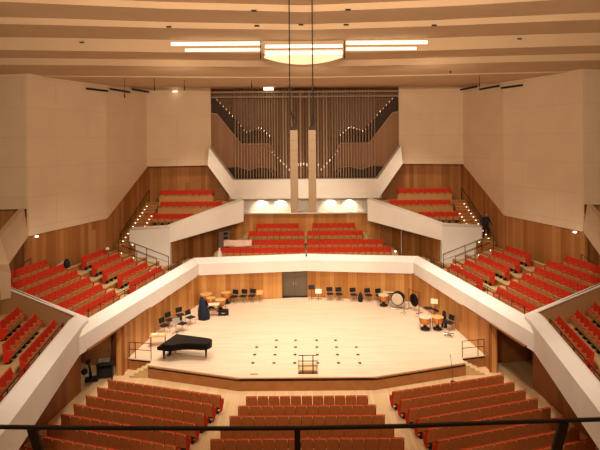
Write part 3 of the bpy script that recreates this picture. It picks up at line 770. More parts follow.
# boxes
for s in (-1, 1):
    for k, (u0, n, m) in enumerate(((-.75, 8, 1.55), (-1.0, 7, 2.5), (-1.4, 4, 3.45))):
        row(mx(QT(u0, m - .25), s), mx(EV, s), n, BZ(k), mx(-MV, s), True,
            lambda i, k=k, s=s: f'red seat, {ORD[i+1]} from the partition in {ORD[k+1]} row from parapet, {SIDE[s]} box', f'{SIDE[s]} box seats', s, .54)
    row(mx(QT(4.6, 1.30), s), mx(EV, s), 3, BZ(0), mx(-MV, s), True,
        lambda i, s=s: f'red seat, {ORD[i+1]} past the aisle in front row of {SIDE[s]} box', f'{SIDE[s]} box seats', s, .54)
# terraces
TE = [(1.95, 8), (2.2, 7), (2.35, 7), (2.5, 6), (2.7, 5)]
TL = [(7.9, 8), (7.75, 8), (7.5, 8), (7.35, 9), (7.25, 9), (7.6, 6)]
for s in (-1, 1):
    for k, (t0, n) in enumerate(TE):
        row(mx(PT(t0, 2.15 + k - .25), s), mx(DV, s), n, TZ(k), mx(-NV, s), True,
            lambda i, k=k, s=s: f'red seat, {ORD[i+1]} from the steps in {ORD[k+1]} row, far block of {SIDE[s]} terrace', f'{SIDE[s]} terrace seats', s)
    for k, (t0, n) in enumerate(TL):
        row(mx(PT(t0, 2.15 + k - .25), s), mx(DV, s), n, TZ(k), mx(-NV, s), True,
            lambda i, k=k, s=s: f'red seat, {ORD[i+1]} from the aisle in {ORD[k+1]} row, near block of {SIDE[s]} terrace', f'{SIDE[s]} terrace seats', s)
# choir
for s in (-1, 1):
    for k, (x0, n) in enumerate(((.10, 13), (.10, 12), (.12, 9), (.6, 7))):
        row((s * x0, CY[k] - .25), (s, 0), n, CZ[k], (0, -1), True, lambda i, k=k, s=s: f'red seat, {ORD[i+1]} from the middle in {ORD[k+1]} row, {SIDE[s]} half of choir balcony', 'choir seats', s)
    for k, (x0, n, Y, z) in enumerate(((9.45, 7, 42.0, 5.97), (7.25, 9, 43.05, 6.85), (8.15, 8, 44.1, 7.74))):
        row((s * x0, Y - .25), (s, 0), n, z, (0, -1), True, lambda i, k=k, s=s: f'red seat, {ORD[i+1]} from the organ side in {ORD[k+1]} row of {SIDE[s]} upper balcony', 'upper balcony seats', s, .575)
def vis(sd):
    px, py = project(sd[0], sd[1], sd[2] + .92)
    return -6 < px < 606 and py < 449
VS = sorted([q for q in SEATS if vis(q)], key=lambda q: q[1])
ONE, REST = VS[:300], VS[300:]
proto = {}
for (x, y, z, rz, e, lab, grp) in ONE:
    key = e
    if key not in proto:
        t = thing('auditorium_seat', lab, 'seat', (x, y, z), rz, grp)
        done = {}
        for nm, me, par in PARTS:
            o = bpy.data.objects.new(nm, me); COL.objects.link(o); o.parent = done.get(par, t); done[nm] = o
        if e:
            o = bpy.data.objects.new('end_panel', EP[e]); COL.objects.link(o); o.parent = t
        proto[key] = t
    else:
        dup(proto[key], (x, y, z), rz, lab, grp)
mats = []; V = []; F = []; MI = []
for (x, y, z, rz, e, lab, grp) in REST:
    mw = Matrix.Translation((x, y, z)) @ Matrix.Rotation(rz, 4, 'Z') @ Matrix.Diagonal((1.11 if 'upper' in grp else 1.015, 1, 1, 1))
    for me in [p[1] for p in PARTS] + ([EP[e]] if e else []):
        for mt in me.materials:
            if mt not in mats: mats.append(mt)
        o = len(V)
        V += [tuple(mw @ v.co) for v in me.vertices]
        for p in me.polygons: F.append([i + o for i in p.vertices]); MI.append(mats.index(me.materials[p.material_index]))
me = bpy.data.meshes.new('seat_rows'); me.from_pydata(V, [], F)
for m in mats: me.materials.append(m)
me.polygons.foreach_set('material_index', MI)
o = bpy.data.objects.new('seat_rows', me); COL.objects.link(o)
tag(o, 'far rows of red seats on the terraces, choir balcony and upper balconies', 'seats', None, 'stuff')
print('SEATS visible', len(VS), 'stuff', len(REST))

# ------------------------------------------------------------------ stage furniture
def on_stage(px, py): return unp(px, py, STAGE)
# grand piano
pa = math.radians(-18)
pn = thing('grand_piano', 'black closed grand piano on the left of the stage', 'grand piano', (-7.66, 29.45, STAGE), pa); pn.scale = (.95, 1, 1)
oc = [(0.0, 0.0), (2.1, 0.0), (2.45, -.06), (2.62, -.25), (2.62, -.50), (2.52, -.72), (2.25, -.84), (1.9, -.90), (1.5, -.97), (1.15, -1.10), (.88, -1.28), (.68, -1.46), (.5, -1.53), (0.0, -1.54)]
MB().prism(oc, .62, .94).build('body', M['black'], pn, .01)
MB().prism([(x * 1.008 + .0, y * 1.008 + .006) for x, y in oc], .965, .99).build('lid', M['black'], pn, .006)
MB().prism([(x, y) for x, y in oc if x > .3 or True], .94, .965).build('rim', M['blackmatt'], pn)
kb = MB(); kb.box((-.14, -.77, .66), (.30, 1.50, .10)); kb.box((-.14, -.02, .74), (.30, .05, .16)); kb.box((-.14, -1.52, .74), (.30, .05, .16))
kb = kb.build('keybed', M['black'], pn, .006)
MB().box((-.10, -.77, .80), (.22, 1.44, .06)).build('fallboard', M['black'], kb)
for (x, y) in ((.05, -.18), (.05, -1.36), (2.3, -.42)):
    b = MB(); b.tube([(x, y, .62), (x, y, .45), (x, y, .10)], [.085, .07, .045], 0, 10)
    lg = b.build('leg', M['black'], pn)
    MB().lathe([(.045, 0), (.055, .04), (.045, .1)], (x, y, 0.0), 0, 10).build('caster', M['steel'], lg)
b = MB(); b.box((.05, -.77, .35), (.05, .22, .56)); b.box((.0, -.77, .10), (.14, .26, .07)); b.build('pedal_lyre', M['black'], pn)

# orchestra chairs
ch = None
def chair(x, y, rz, label, group='orchestra chairs'):
    global ch
    if ch is None:
        ch = thing('orchestra_chair', label, 'chair', (x, y, STAGE), rz, group)
        b = MB(); b.box((0, 0, .455), (.44, .42, .06)); b.build('seat', M['blackmatt'], ch, .02)
        b = MB(); b.box((0, -.215, .72), (.42, .045, .30), 0, Matrix.Rotation(math.radians(10), 3, 'X')); b.build('backrest', M['blackmatt'], ch, .02)
        for sx in (-1, 1):
            for sy in (-1, 1):
                MB().tube([(sx * .19, sy * .18, .43), (sx * .22, sy * .22, 0)], .014, 0, 6).build('leg', M['steel'], ch)
            MB().tube([(sx * .2, -.18, .45), (sx * .2, -.24, .80)], .014, 0, 6).build('back_post', M['steel'], ch)
        ch.scale = (1.14, 1.14, 1.08)
    else: dup(ch, (x, y, STAGE), rz, label, group)
R_ = math.radians
LAB = 'black orchestra chair with metal legs, '
for px, py, rz, l in ((164.5, 333, -120, 'nearest the piano by the left stage wall'), (170.5, 327, -125, 'second along the left stage wall from the piano'), (180.5, 322, -140, 'third along the left stage wall from the piano'),
                      (182.5, 331, -115, 'out from the left wall, nearest the piano lid'), (190.5, 324.5, -125, 'beside the covered harp')):
    x, y = on_stage(px, py); chair(x, y, R_(rz), LAB + l)
for px, py, l in ((236, 298.5, 'beside the timpani at the back wall'), (243.5, 301.5, 'between two others left of the grey door'), (252.5, 300, 'nearest the grey door on its left'),
                  (330, 299.5, 'nearest the grey door on its right'), (339, 299.5, 'second to the right of the grey door'), (353.5, 300, 'third to the right of the grey door'),
                  (368, 300, 'fourth to the right of the grey door'), (379.5, 301.5, 'by the small timpano at the right back')):
    x, y = on_stage(px, py); chair(x, min(y, 38.75 - abs(x) * .13), R_(180 + x * 4), LAB + l)
x, y = on_stage(449, 330); chair(x, y, R_(120), LAB + 'just right of the two large timpani')
x, y = on_stage(440, 317); chair(x - .2, y, R_(120), LAB + 'against the right stage wall behind the timpani')

# timpani
tp = None
def timpano(px, py, d, label, pale=False):
    """px,py = photo pixel of the middle of the cover"""
    global tp
    x, y = unp(px, py, STAGE + .86); y = min(y, 38.05 + (8.05 - abs(x)) * .18 - d / 2 - .12)
    t = thing('timpano', label, 'timpano', (x, y, STAGE), random.random() * 3, 'timpani')
    r = d / 2
    b = MB(); b.lathe([(r * .25, .32), (r * .7, .42), (r * .93, .6), (r * .96, .80)], (0, 0, 0), 0, 20); b.build('kettle', M['copper'], t)
    MB().lathe([(r, .80), (r * 1.03, .82), (r * 1.03, .845), (r, .86)], (0, 0, 0), 0, 24).build('cover', M['hide'] if pale else M['cover'], t)
    for k in range(3):
        a = k * 2 * PI / 3
        MB().tube([(r * .95 * math.cos(a), r * .95 * math.sin(a), .78), (r * .9 * math.cos(a), r * .9 * math.sin(a), .3), (r * .75 * math.cos(a), r * .75 * math.sin(a), .02)], .02, 0, 6).build('leg', M['blackmatt'], t)
    MB().lathe([(r * .72, .06), (r * .75, .10), (r * .3, .2), (r * .22, .33)], (0, 0, 0), 0, 16).build('base', M['blackmatt'], t)
timpano(206.5, 293.2, .90, 'timpano with wooden cover, leftmost of the left group')
timpano(211.0, 297.6, .66, 'timpano with wooden cover, half hidden in the left group')
timpano(220.5, 299.3, .78, 'timpano with wooden cover, front right of the left group')
timpano(226.5, 291.5, .76, 'timpano with wooden cover, rightmost by the back wall on the left')
timpano(383.5, 294.5, .76, 'timpano with pale cover near the bass drum', True)
timpano(425, 316.5, .80, 'large timpano with pale cover by the right stage wall', True)
timpano(437.5, 316.5, .76, 'copper timpano behind the pale topped one on the right')

# covered harp
x, y = on_stage(204, 319)
t = thing('covered_harp', 'harp under a dark navy cover on the left of the stage', 'covered harp', (x, y, STAGE), R_(-15)); t.scale = (.88, .88, .86)
b = MB(); prof_h = [(.46, .40, 0, 0), (.47, .42, .35, 0), (.42, .34, .75, -.05), (.30, .24, 1.15, -.12), (.22, .18, 1.5, -.16), (.12, .10, 1.72, -.18), (.03, .03, 1.76, -.18)]
sg = 14; V = []
for (a, c, z, ox) in prof_h:
    for k in range(sg):
        th = 2 * PI * k / sg; w = 1 + .05 * math.sin(5 * th + z * 4)
        V.append((ox + a * w * math.cos(th), c * w * math.sin(th), z))
fs = [(i * sg + k, i * sg + (k + 1) % sg, (i + 1) * sg + (k + 1) % sg, (i + 1) * sg + k) for i in range(len(prof_h) - 1) for k in range(sg)] + [tuple(range(sg))[::-1], tuple(range((len(prof_h) - 1) * sg, len(prof_h) * sg))]
b.add(V, fs, 0, True); b.build('cover', M['navy'], t)
# pale trolley table + black low case
x, y = unp(211, 304, STAGE + .82)
t = thing('percussion_table', 'pale topped small table behind the covered harp', 'table', (x + .2, y + .0, STAGE), R_(10))
MB().box((0, 0, .80), (.75, .5, .05)).build('tabletop', M['paper'], t)
MB().box((0, 0, .42), (.66, .42, .04)).build('shelf', M['stagewood'], t)
for sx in (-1, 1):
    for sy in (-1, 1): MB().box((sx * .32, sy * .2, .39), (.04, .04, .78)).build('leg', M['blackmatt'], t)
x, y = on_stage(223.5, 315)
t = thing('instrument_case', 'low black instrument case in front of the left timpani', 'case', (x, y, STAGE), R_(8))
MB().box((0, 0, .17), (.72, .42, .30)).build('case_body', M['blackmatt'], t, .04)
MB().box((0, 0, .345), (.72, .42, .05)).build('lid', M['black'], t, .02)
b = MB(); b.tube([(-.12, -.22, .2), (-.1, -.26, .22), (.1, -.26, .22), (.12, -.22, .2)], .012, 0, 6); b.build('handle', M['steel'], t)
# wooden table with papers near the keyboard of the piano
x, y = on_stage(167, 346)
t = thing('side_table', 'low wooden table with papers between piano and left wall', 'table', (-9.0, 30.3, STAGE), R_(12))
MB().box((0, 0, .62), (.95, .62, .04)).build('tabletop', M['cover'], t)
for sx in (-1, 1):
    for sy in (-1, 1): MB().box((sx * .42, sy * .26, .30), (.04, .04, .60)).build('leg', M['stagewood'], t)
for i, (dx, dy, a) in enumerate(((-.2, .05, .2), (.2, -.06, -.3))):
    ca = math.cos(R_(12)); sa = math.sin(R_(12))
    o = MB().box((0, 0, .012), (.34, .26, .024)).build('sheet_music', M['paper'] if i else M['white'], None, 0, (-9.0 + dx * ca - dy * sa, 30.3 + dx * sa + dy * ca, STAGE + .64))
    o.rotation_euler = (0, 0, a); tag(o, ('pale sheet music on the left half of the low wooden table', 'tan sheet music on the right half of the low wooden table')[i], 'sheet music', 'sheet music on the table')
# music stands
ms = None
def stand(px, py, label, rz=0.0, desk=True, h=1.0, dm='blackmatt'):
    x, y = on_stage(px, py); y = min(y, 38.75 - abs(x) * .13); x = max(-8.9, min(8.9, x))
    t = thing('music_stand', label, 'music stand', (x, y, STAGE), rz, 'music stands')
    MB().tube([(0, 0, .12), (0, 0, h)], .014, 0, 6).build('pole', M['blackmatt'], t)
    for k in range(3):
        a = k * 2 * PI / 3 + .5
        MB().tube([(0, 0, .18), (.26 * math.cos(a), .26 * math.sin(a), .01)], .012, 0, 6).build('leg', M['blackmatt'], t)
    if desk:
        b = MB(); b.box((0, -.03, h + .12), (.48, .02, .32), 0, Matrix.Rotation(R_(-25), 3, 'X')); b.box((0, -.10, h - .02), (.48, .07, .02)); b.build('desk', M[dm], t)
    return t
stand(311.5, 299, 'black music stand just right of the grey door', .1, True, .85)
stand(318.5, 299.5, 'low pale topped music stand right of the grey door', -.1, True, .55, 'white')
stand(261, 297.5, 'thin empty stand just left of the grey door', 0, True, .6, 'cover')
stand(176, 334, 'grey music stand between the left wall chairs and the piano', .6, True, .75, 'steel')
stand(419, 318, 'tall dark stand between gong and timpani', 0, False, 1.45)
stand(404, 314, 'dark stand in front of the bass drum', 0, False, 1.05)
stand(434.5, 318, 'music stand holding a tan sheet behind the right timpani', -.3, True, 1.05, 'paper')
# dark bag
x, y = on_stage(360.5, 301.5)
t = thing('instrument_bag', 'dark soft bag standing between two chairs at the back wall', 'bag', (x, y, STAGE), .2)
b = MB(); b.lathe([(.16, 0), (.2, .2), (.15, .5), (.06, .68)], (0, 0, 0), 0, 12); b.build('bag_body', M['blackmatt'], t)
b = MB(); b.tube([(-.05, 0, .66), (0, 0, .78), (.05, 0, .66)], .012, 0, 6); b.build('handle', M['blackmatt'], t)
x, y = on_stage(443.5, 330)
t = thing('instrument_case', 'upright black instrument case just behind the copper timpano', 'case', (x + .18, y + .5, STAGE), R_(25))
b = MB(); b.lathe([(.17, 0), (.2, .1), (.2, .5), (.13, .72), (.12, 1.0), (.05, 1.08)], (0, 0, 0), 0, 14); b.build('case_body', M['blackmatt'], t)
MB().tube([(-.1, -.17, .5), (0, -.25, .6), (.1, -.17, .7)], .015, 0, 6).build('handle', M['steel'], t)
# bass drum
x, y = on_stage(398, 308.5)
t = thing('bass_drum', 'bass drum with pale head and black shell on a stand', 'bass drum', (x, y, STAGE), R_(-22))
ry = Matrix.Rotation(R_(90), 3, 'X')
b = MB(); b.lathe([(.45, -.20), (.45, .20)], (0, 0, .75), 0, 28, ry); b.build('shell', M['blackmatt'], t)
b = MB(); b.lathe([(.39, 0), (.42, .015), (.38, .03)], (0, -.24, .75), 0, 28, ry); b.build('drum_head', M['hide'], t)
b = MB(); b.lathe([(.462, -.03), (.48, 0), (.462, .03)], (0, -.21, .75), 0, 28, ry); b.lathe([(.462, -.03), (.48, 0), (.462, .03)], (0, .21, .75), 0, 28, ry); b.build('hoop', M['black'], t)
b = MB()
for sx in (-1, 1):
    b.tube([(sx * .5, -.25, .02), (sx * .5, 0, .75), (sx * .5, .25, .02)], .02, 0, 6)
b.tube([(-.5, -.25, .03), (.5, -.25, .03)], .02, 0, 6); b.tube([(-.5, .25, .03), (.5, .25, .03)], .02, 0, 6); b.build('drum_stand', M['steel'], t)
# xylophone behind
x, y = on_stage(391, 302)
t = thing('xylophone', 'narrow xylophone with pale bars behind the bass drum', 'xylophone', (x - .05, 37.6, STAGE), R_(-8))
b = MB()
for k in range(14): b.box((-.55 + k * .085, 0, .84), (.06, .42 - k * .014, .02))
b.build('bars', M['paper'], t)
MB().box((0, 0, .79), (1.25, .4, .06)).build('frame', M['blackmatt'], t)
for sx in (-1, 1): MB().box((sx * .55, 0, .38), (.05, .36, .76)).build('leg', M['blackmatt'], t)
# gong in its frame
x, y = on_stage(414, 311)
t = thing('gong', 'large black gong hanging in a dark frame by the right stage wall', 'gong', (x, y, STAGE), R_(-62))
b = MB(); b.lathe([(.44, -.03), (.46, 0), (.40, .04), (.12, .05)], (0, 0, .78), 0, 28, ry); b.build('gong_disc', M['black'], t)
b = MB(); b.tube([(-.55, 0, .02), (-.55, 0, 1.45), (.55, 0, 1.45), (.55, 0, .02)], .022, 0, 6)
for sx in (-1, 1): b.tube([(sx * .55, -.3, .02), (sx * .55, .3, .02)], .022, 0, 6)
b.build('frame', M['rail'], t)
b = MB(); b.tube([(-.15, 0, 1.2), (-.15, 0, 1.45)], .006, 0, 5); b.tube([(.15, 0, 1.2), (.15, 0, 1.45)], .006, 0, 5); b.build('cord', M['rail'], t)
# cymbal on stand
x, y = on_stage(429.5, 326)
t = thing('cymbal', 'black flat cymbal on a stand above the right timpani', 'cymbal', (x, y + .25, STAGE), 0)
b = MB(); b.lathe([(.33, 1.10), (.30, 1.115), (.08, 1.14), (.06, 1.17)], (0, 0, 0), 0, 22); b.build('cymbal_plate', M['blackmatt'], t)
MB().tube([(0, 0, .3), (0, 0, 1.2)], .012, 0, 6).build('pole', M['steel'], t)
for k in range(3):
    a = k * 2 * PI / 3; MB().tube([(0, 0, .45), (.28 * math.cos(a), .28 * math.sin(a), .01)], .012, 0, 6).build('leg', M['steel'], t)
# folded metal stands on the floor
x, y = on_stage(449, 336)
t = thing('folded_stands', 'heap of folded metal music stands lying by the right stage wall', 'folded stands', (x, y, STAGE), 0)
for k in range(7):
    a = k * .9; r = .34 + .05 * (k % 3)
    MB().tube([(-r * math.cos(a), -r * math.sin(a), .03 + .018 * k), (r * math.cos(a), r * math.sin(a), .04 + .03 * k)], .013, 0, 6).build('folded_stand', M['steel'] if k % 2 else M['blackmatt'], t)
# conductor podium
t = thing('conductor_podium', 'conductor podium with metal guard rail at the middle of the stage front', 'podium', (.06, 26.4, STAGE), 0)
MB().box((0, .47, .07), (.98, .94, .14)).build('platform', M['stagewood'], t, .01)
MB().box((0, .50, .148), (.92, .84, .016)).build('carpet', M['tread'], t)
MB().box((0, .02, .03), (1.02, .06, .06)).build('plinth', M['blackmatt'], t)
for sx in (-1, 1): MB().box((sx * .27, .0, .50), (.055, .045, 1.0)).build('post', M['rail'], t)
for z in (.98, .68, .42): MB().tube([(-.5, 0, z), (.5, 0, z)], .022, 0, 8).build('crossbar', M['rail'], t)
for sx in (-1, 1): MB().tube([(sx * .5, .0, .68), (sx * .5, .3, .68), (sx * .5, .3, .14)], .018, 0, 8).build('side_hoop', M['steel'], t)
# floor sockets
sk = [(340.3, (276.5, 295.5, 316.6, 335.4), 'fourth'), (347.2, (256.7, 276, 295.5, 316.8, 336.5, 356.3), 'third'), (354.7, (254.6, 275, 295, 317.3, 337.4, 358), 'second'), (363, (252.8, 274, 294.8, 317.7, 338.5, 359.8), 'first')]
pr_ = None
for py, xs_, rn in sk:
    for i, px in enumerate(xs_):
        x, y = on_stage(px, py)
        lab = f'dark floor socket, {ORD[i+1]} from left in the {rn} row from the stage front'
        if pr_ is None:
            pr_ = thing('floor_socket', lab, 'floor socket', (x, y, STAGE), 0, 'floor sockets in the stage')
            MB().box((0, 0, .006), (.17, .20, .012)).build('plate', M['socket'], pr_)
            MB().box((.03, 0, .014), (.07, .12, .006)).build('flap', M['blackmatt'], pr_)
        else: dup(pr_, (x, y, STAGE), 0, lab)
x, y = on_stage(254, 375)
o = MB().box((0, 0, .02), (.42, .07, .04)).build('cable_stub', M['steel'], None, 0, (x, y + .05, STAGE)); tag(o, 'small grey bar lying at the stage front left of the podium', 'bar')
# microphone stand before the stage
x, y = unp(453, 382, 0)
t = thing('microphone_stand', 'thin microphone stand in front of the right stage edge', 'microphone stand', (x, y, 0), 0)
MB().lathe([(.14, 0), (.14, .02), (.03, .05)], (0, 0, 0), 0, 14).build('base', M['blackmatt'], t)
MB().tube([(0, 0, .03), (-.05, 0, .75), (-.12, 0, 1.38)], .011, 0, 6).build('pole', M['blackmatt'], t)
MB().tube([(-.12, 0, 1.38), (-.13, .10, 1.42)], .02, 0, 8).build('microphone', M['blackmatt'], t)
# control desk and dark stand in the left alcove
x, y = unp(106, 378, 0)
t = thing('control_desk', 'black control desk on legs in the left alcove', 'control desk', (x, y - .1, 0), R_(15))
MB().box((0, 0, .95), (.85, .60, .16), 0, Matrix.Rotation(R_(12), 3, 'X')).build('console', M['blackmatt'], t, .02)
MB().box((-.05, -.03, 1.05), (.60, .40, .02), 0, Matrix.Rotation(R_(12), 3, 'X')).build('control_panel', M['grey'], t)
for sx in (-1, 1): MB().box((sx * .38, 0, .45), (.05, .5, .88)).build('side_leg', M['rail'], t)
MB().box((0, .1, .35), (.74, .3, .5)).build('rack_unit', M['blackmatt'], t)
x, y = unp(91, 381, 0)
t = thing('equipment_stand', 'dark upright equipment stand with black base left of the control desk', 'equipment stand', (x, y, 0), .3)
MB().box((0, 0, .10), (.6, .42, .18)).build('base', M['blackmatt'], t, .04)
MB().tube([(0, 0, .15), (-.06, 0, .7), (-.12, 0, 1.05)], [.09, .06, .05], 0, 10).build('column', M['rail'], t)
MB().box((-.14, 0, 1.08), (.2, .2, .26)).build('head_unit', M['blackmatt'], t, .05)
b = MB(); b.lathe([(.05, -.05), (.17, -.03), (.17, .03), (.05, .05)], (-.32, -.05, .58), 0, 16, ry); b.build('reel', M['blackmatt'], t)

# ------------------------------------------------------------------ small things on the balconies
x, y = unp(220, 256, CZ[0])
t = thing('white_bag', 'crumpled white bag at the left end of the front choir row', 'bag', (-6.95, 40.25, CZ[0]), 0)
b = MB(); b.lathe([(.18, 0), (.23, .2), (.2, .5), (.12, .75), (.05, .88), (.09, .98)], (0, 0, 0), 0, 9); b.build('bag_body', M['white'], t)
b = MB(); V = []
for i in range(9):
    f = i / 8; x = -6.75 + 2.3 * f
    V += [(x, 41.08, CZ[1] + .50 + .02 * math.sin(9 * f)), (x, 41.10, CZ[1] + .97), (x, 41.32, CZ[1] + .99 + .015 * math.sin(14 * f))]
fs = []
for i in range(8): a = 3 * i; fs += [(a, a + 3, a + 4, a + 1), (a + 1, a + 4, a + 5, a + 2)]
b.add(V, fs, 0, True)
tag(b.build('dust_sheet', plain('pale_pink_sheet', (.72, .48, .40), .8, noise=.25, scale=1.2)), 'pale sheet draped over seats at the left of the second choir row', 'sheet')
t = thing('equipment_rack', 'grey rack with dark units at the left end of the choir', 'equipment rack', (-6.9, 42.05, CZ[1]), .5)
MB().box((0, 0, .8), (.95, .35, 1.6)).build('rack_frame', M['grey'], t)
for zz in (.6, 1.05, 1.4): MB().box((.1, -.19, zz), (.35, .05, .22)).build('rack_unit', M['blackmatt'], t)
x, y = unp(65, 262, TZ(5))
t = thing('black_bag', 'black bag with a pale cloth by the aisle of the left terrace', 'bag', (-15.75, 32.9, TZ(5)), .2); t.scale = (.8, .8, .8)
b = MB(); b.lathe([(.2, 0), (.27, .2), (.25, .5), (.1, .72)], (0, 0, .15), 0, 12); b.build('bag_body', M['blackmatt'], t)
b = MB(); b.add([(-.2, -.15, .75), (-.2, .1, .8), (-.75, -.2, .35), (-.75, .15, .4), (-1.0, -.2, .02), (-1.0, .15, .02), (-.15, -.1, .5), (-.6, 0, .02)], [(0, 1, 3, 2), (2, 3, 5, 4), (0, 2, 6), (2, 4, 7, 6)], 0, True); b.build('cloth', plain('grey_cloth', (.45, .42, .38), .8), t)
x, y = PT(2.4, 6.2)
b = MB(); b.lathe([(.10, 0), (.15, .06), (.12, .15), (.04, .2)], (0, 0, 0), 0, 9)
tag(b.build('white_cloth', M['white'], None, 0, (x + .3, y - .5, TZ(4) + .86)), 'crumpled white cloth on the end seat of the left terrace back row', 'cloth')
b = MB(); b.lathe([(.05, 0), (.07, .08), (.03, .2)], (0, 0, 0), 0, 10)
tag(b.build('small_microphone', M['blackmatt'], None, 0, (.03, 39.25, 3.86)), 'small black microphone on the middle of the white parapet', 'microphone')
t = thing('conductor_monitor', 'thin dark stand in the middle aisle of the choir balcony', 'stand', (.0, 40.0, CZ[0]), 0)
MB().tube([(0, 0, 0), (0, 0, 1.3)], .02, 0, 6).build('pole', M['blackmatt'], t)
MB().lathe([(.12, 0), (.12, .02), (.03, .04)], (0, 0, 0), 0, 12).build('base', M['blackmatt'], t)
MB().box((0, -.03, 1.32), (.16, .06, .12)).build('head_unit', M['blackmatt'], t)
for px, s in ((392.5, 1),):
    tag(MB().lathe([(.05, 0), (.08, .06), (.05, .12)], (7.25, 40.5, CZ[0] + .5), 0, 10).build('aisle_lamp', M['steplamp']), 'small bright lamp at the right end of the front choir row', 'lamp')
tag(MB().tube([(8.02, 42.0, CZ[0]), (8.02, 42.0, 5.9)], .025, 0, 6).build('pale_pole', M['para']), 'thin pale pole below the right upper balcony', 'pole')

# ------------------------------------------------------------------ person on the right stairs
def person():
    root = thing('person', 'person in dark navy jacket and black trousers coming down the right stairs', 'person', (14.2, 39.45, 4.75 + .225 * 2), R_(200)); root.scale = (1.25, 1.2, 1.1)
    J = {'pelvis': (0, 0, .95, .145), 'waist': (0, .02, 1.10, .135), 'chest': (0, .03, 1.32, .165), 'neckb': (0, .02, 1.47, .085), 'neck': (0, .035, 1.55, .058),
         'hipL': (-.10, 0, .88, .10), 'kneeL': (-.11, .10, .50, .068), 'ankL': (-.11, .05, .10, .045), 'toeL': (-.12, .20, .05, .04),
         'hipR': (.10, 0, .88, .10), 'kneeR': (.11, .02, .50, .068), 'ankR': (.11, -.10, .10, .045), 'toeR': (.12, .05, .05, .04),
         'shL': (-.19, .02, 1.42, .075), 'elL': (-.30, .02, 1.16, .052), 'wrL': (-.27, .20, 1.02, .034),
         'shR': (.19, .02, 1.42, .075), 'elR': (.31, -.04, 1.16, .052), 'wrR': (.30, .12, .98, .034)}
    keys = list(J); E = [('pelvis', 'waist'), ('waist', 'chest'), ('chest', 'neckb'), ('neckb', 'neck'), ('pelvis', 'hipL'), ('hipL', 'kneeL'), ('kneeL', 'ankL'), ('ankL', 'toeL'),
         ('pelvis', 'hipR'), ('hipR', 'kneeR'), ('kneeR', 'ankR'), ('ankR', 'toeR'), ('chest', 'shL'), ('shL', 'elL'), ('elL', 'wrL'), ('chest', 'shR'), ('shR', 'elR'), ('elR', 'wrR')]
    # hands: five fingers each, slightly curled
    rad = {k: J[k][3] for k in J}; pos = {k: Vector(J[k][:3]) for k in J}
    for sd, sx in (('L', -1), ('R', 1)):
        w = pos['wr' + sd]; el = pos['el' + sd]; d = (w - el).normalized(); side = Vector((1, 0, 0)); side = (side - d * side.dot(d)).normalized(); dn = d.cross(side)
        p = 'palm' + sd; pos[p] = w + d * .07; rad[p] = .030; keys.append(p); E.append(('wr' + sd, p))
        for i, (o, l) in enumerate(((-.030, .075), (-.010, .085), (.010, .08), (.030, .065))):
            a, b2 = f'f{sd}{i}a', f'f{sd}{i}b'
            pos[a] = pos[p] + side * o + d * (.03 + l * .4); pos[b2] = pos[a] + d * l * .45 - Vector((0, 0, .018))
            rad[a] = .0095; rad[b2] = .008; keys += [a, b2]; E += [(p, a), (a, b2)]
        a, b2 = f't{sd}a', f't{sd}b'
        pos[a] = w + d * .05 - side * sx * .035; pos[b2] = pos[a] + d * .045 - side * sx * .015; rad[a] = .011; rad[b2] = .009; keys += [a, b2]; E += [('wr' + sd, a), (a, b2)]
    idx = {k: i for i, k in enumerate(keys)}
    me = bpy.data.meshes.new('body'); me.from_pydata([tuple(pos[k]) for k in keys], [(idx[a], idx[b2]) for a, b2 in E], [])
    o = bpy.data.objects.new('body', me); COL.objects.link(o); o.parent = root
    md = o.modifiers.new('skin', 'SKIN'); md.use_smooth_shade = True
    sv = me.skin_vertices[0].data
    for k in keys: sv[idx[k]].radius = (rad[k] * (1.25 if k in ('chest', 'waist', 'pelvis') else 1), rad[k]); sv[idx[k]].use_root = (k == 'pelvis')
    o.modifiers.new('sub', 'SUBSURF').levels = 1; o.modifiers['sub'].render_levels = 2
    m, nt, bs = new_mat('person_clothes')      # jacket above, trousers below, skin at hands and neck
    tc = nt.nodes.new('ShaderNodeTexCoord'); sp = nt.nodes.new('ShaderNodeSeparateXYZ'); nt.links.new(tc.outputs['Object'], sp.inputs[0])
    r = nt.nodes.new('ShaderNodeValToRGB'); r.color_ramp.interpolation = 'CONSTANT'
    mu = nt.nodes.new('ShaderNodeMath'); mu.operation = 'DIVIDE'; mu.inputs[1].default_value = 1.8; nt.links.new(sp.outputs['Z'], mu.inputs[0]); nt.links.new(mu.outputs[0], r.inputs['Fac'])
    e = r.color_ramp.elements; e[0].color = (.008, .007, .008, 1); e[1].position = .555; e[1].color = (.010, .016, .05, 1)
    k = e.new(.835); k.color = (.5, .26, .15, 1)
    nt.links.new(r.outputs['Color'], bs.inputs['Base Color']); bs.inputs['Roughness'].default_value = .8
    me.materials.append(m)
    h = MB(); sg2 = 14
    pr2 = [(.02, 1.515), (.055, 1.53), (.075, 1.57), (.083, 1.63), (.085, 1.68), (.075, 1.73), (.045, 1.77), (.01, 1.785)]
    h.lathe(pr2, (0, .05, 0), 0, sg2)
    h.add([(-.014, .128, 1.60), (.014, .128, 1.60), (0, .155, 1.605), (0, .13, 1.66)], [(0, 1, 2), (0, 2, 3), (1, 3, 2)], 0)
    for sx in (-1, 1): h.box((sx * .086, .045, 1.64), (.014, .035, .055)); h.box((sx * .03, .127, 1.655), (.022, .012, .010), 1)
    h.box((0, .128, 1.575), (.04, .012, .008), 2)
    h.build('head', [M['skin'], M['hair'], M['red']], root)
    hr = MB(); hr.lathe([(.088, 1.60), (.094, 1.66), (.092, 1.71), (.07, 1.77), (.02, 1.80)], (0, .028, 0), 0, sg2); hr.build('hair', M['hair'], root)
person()

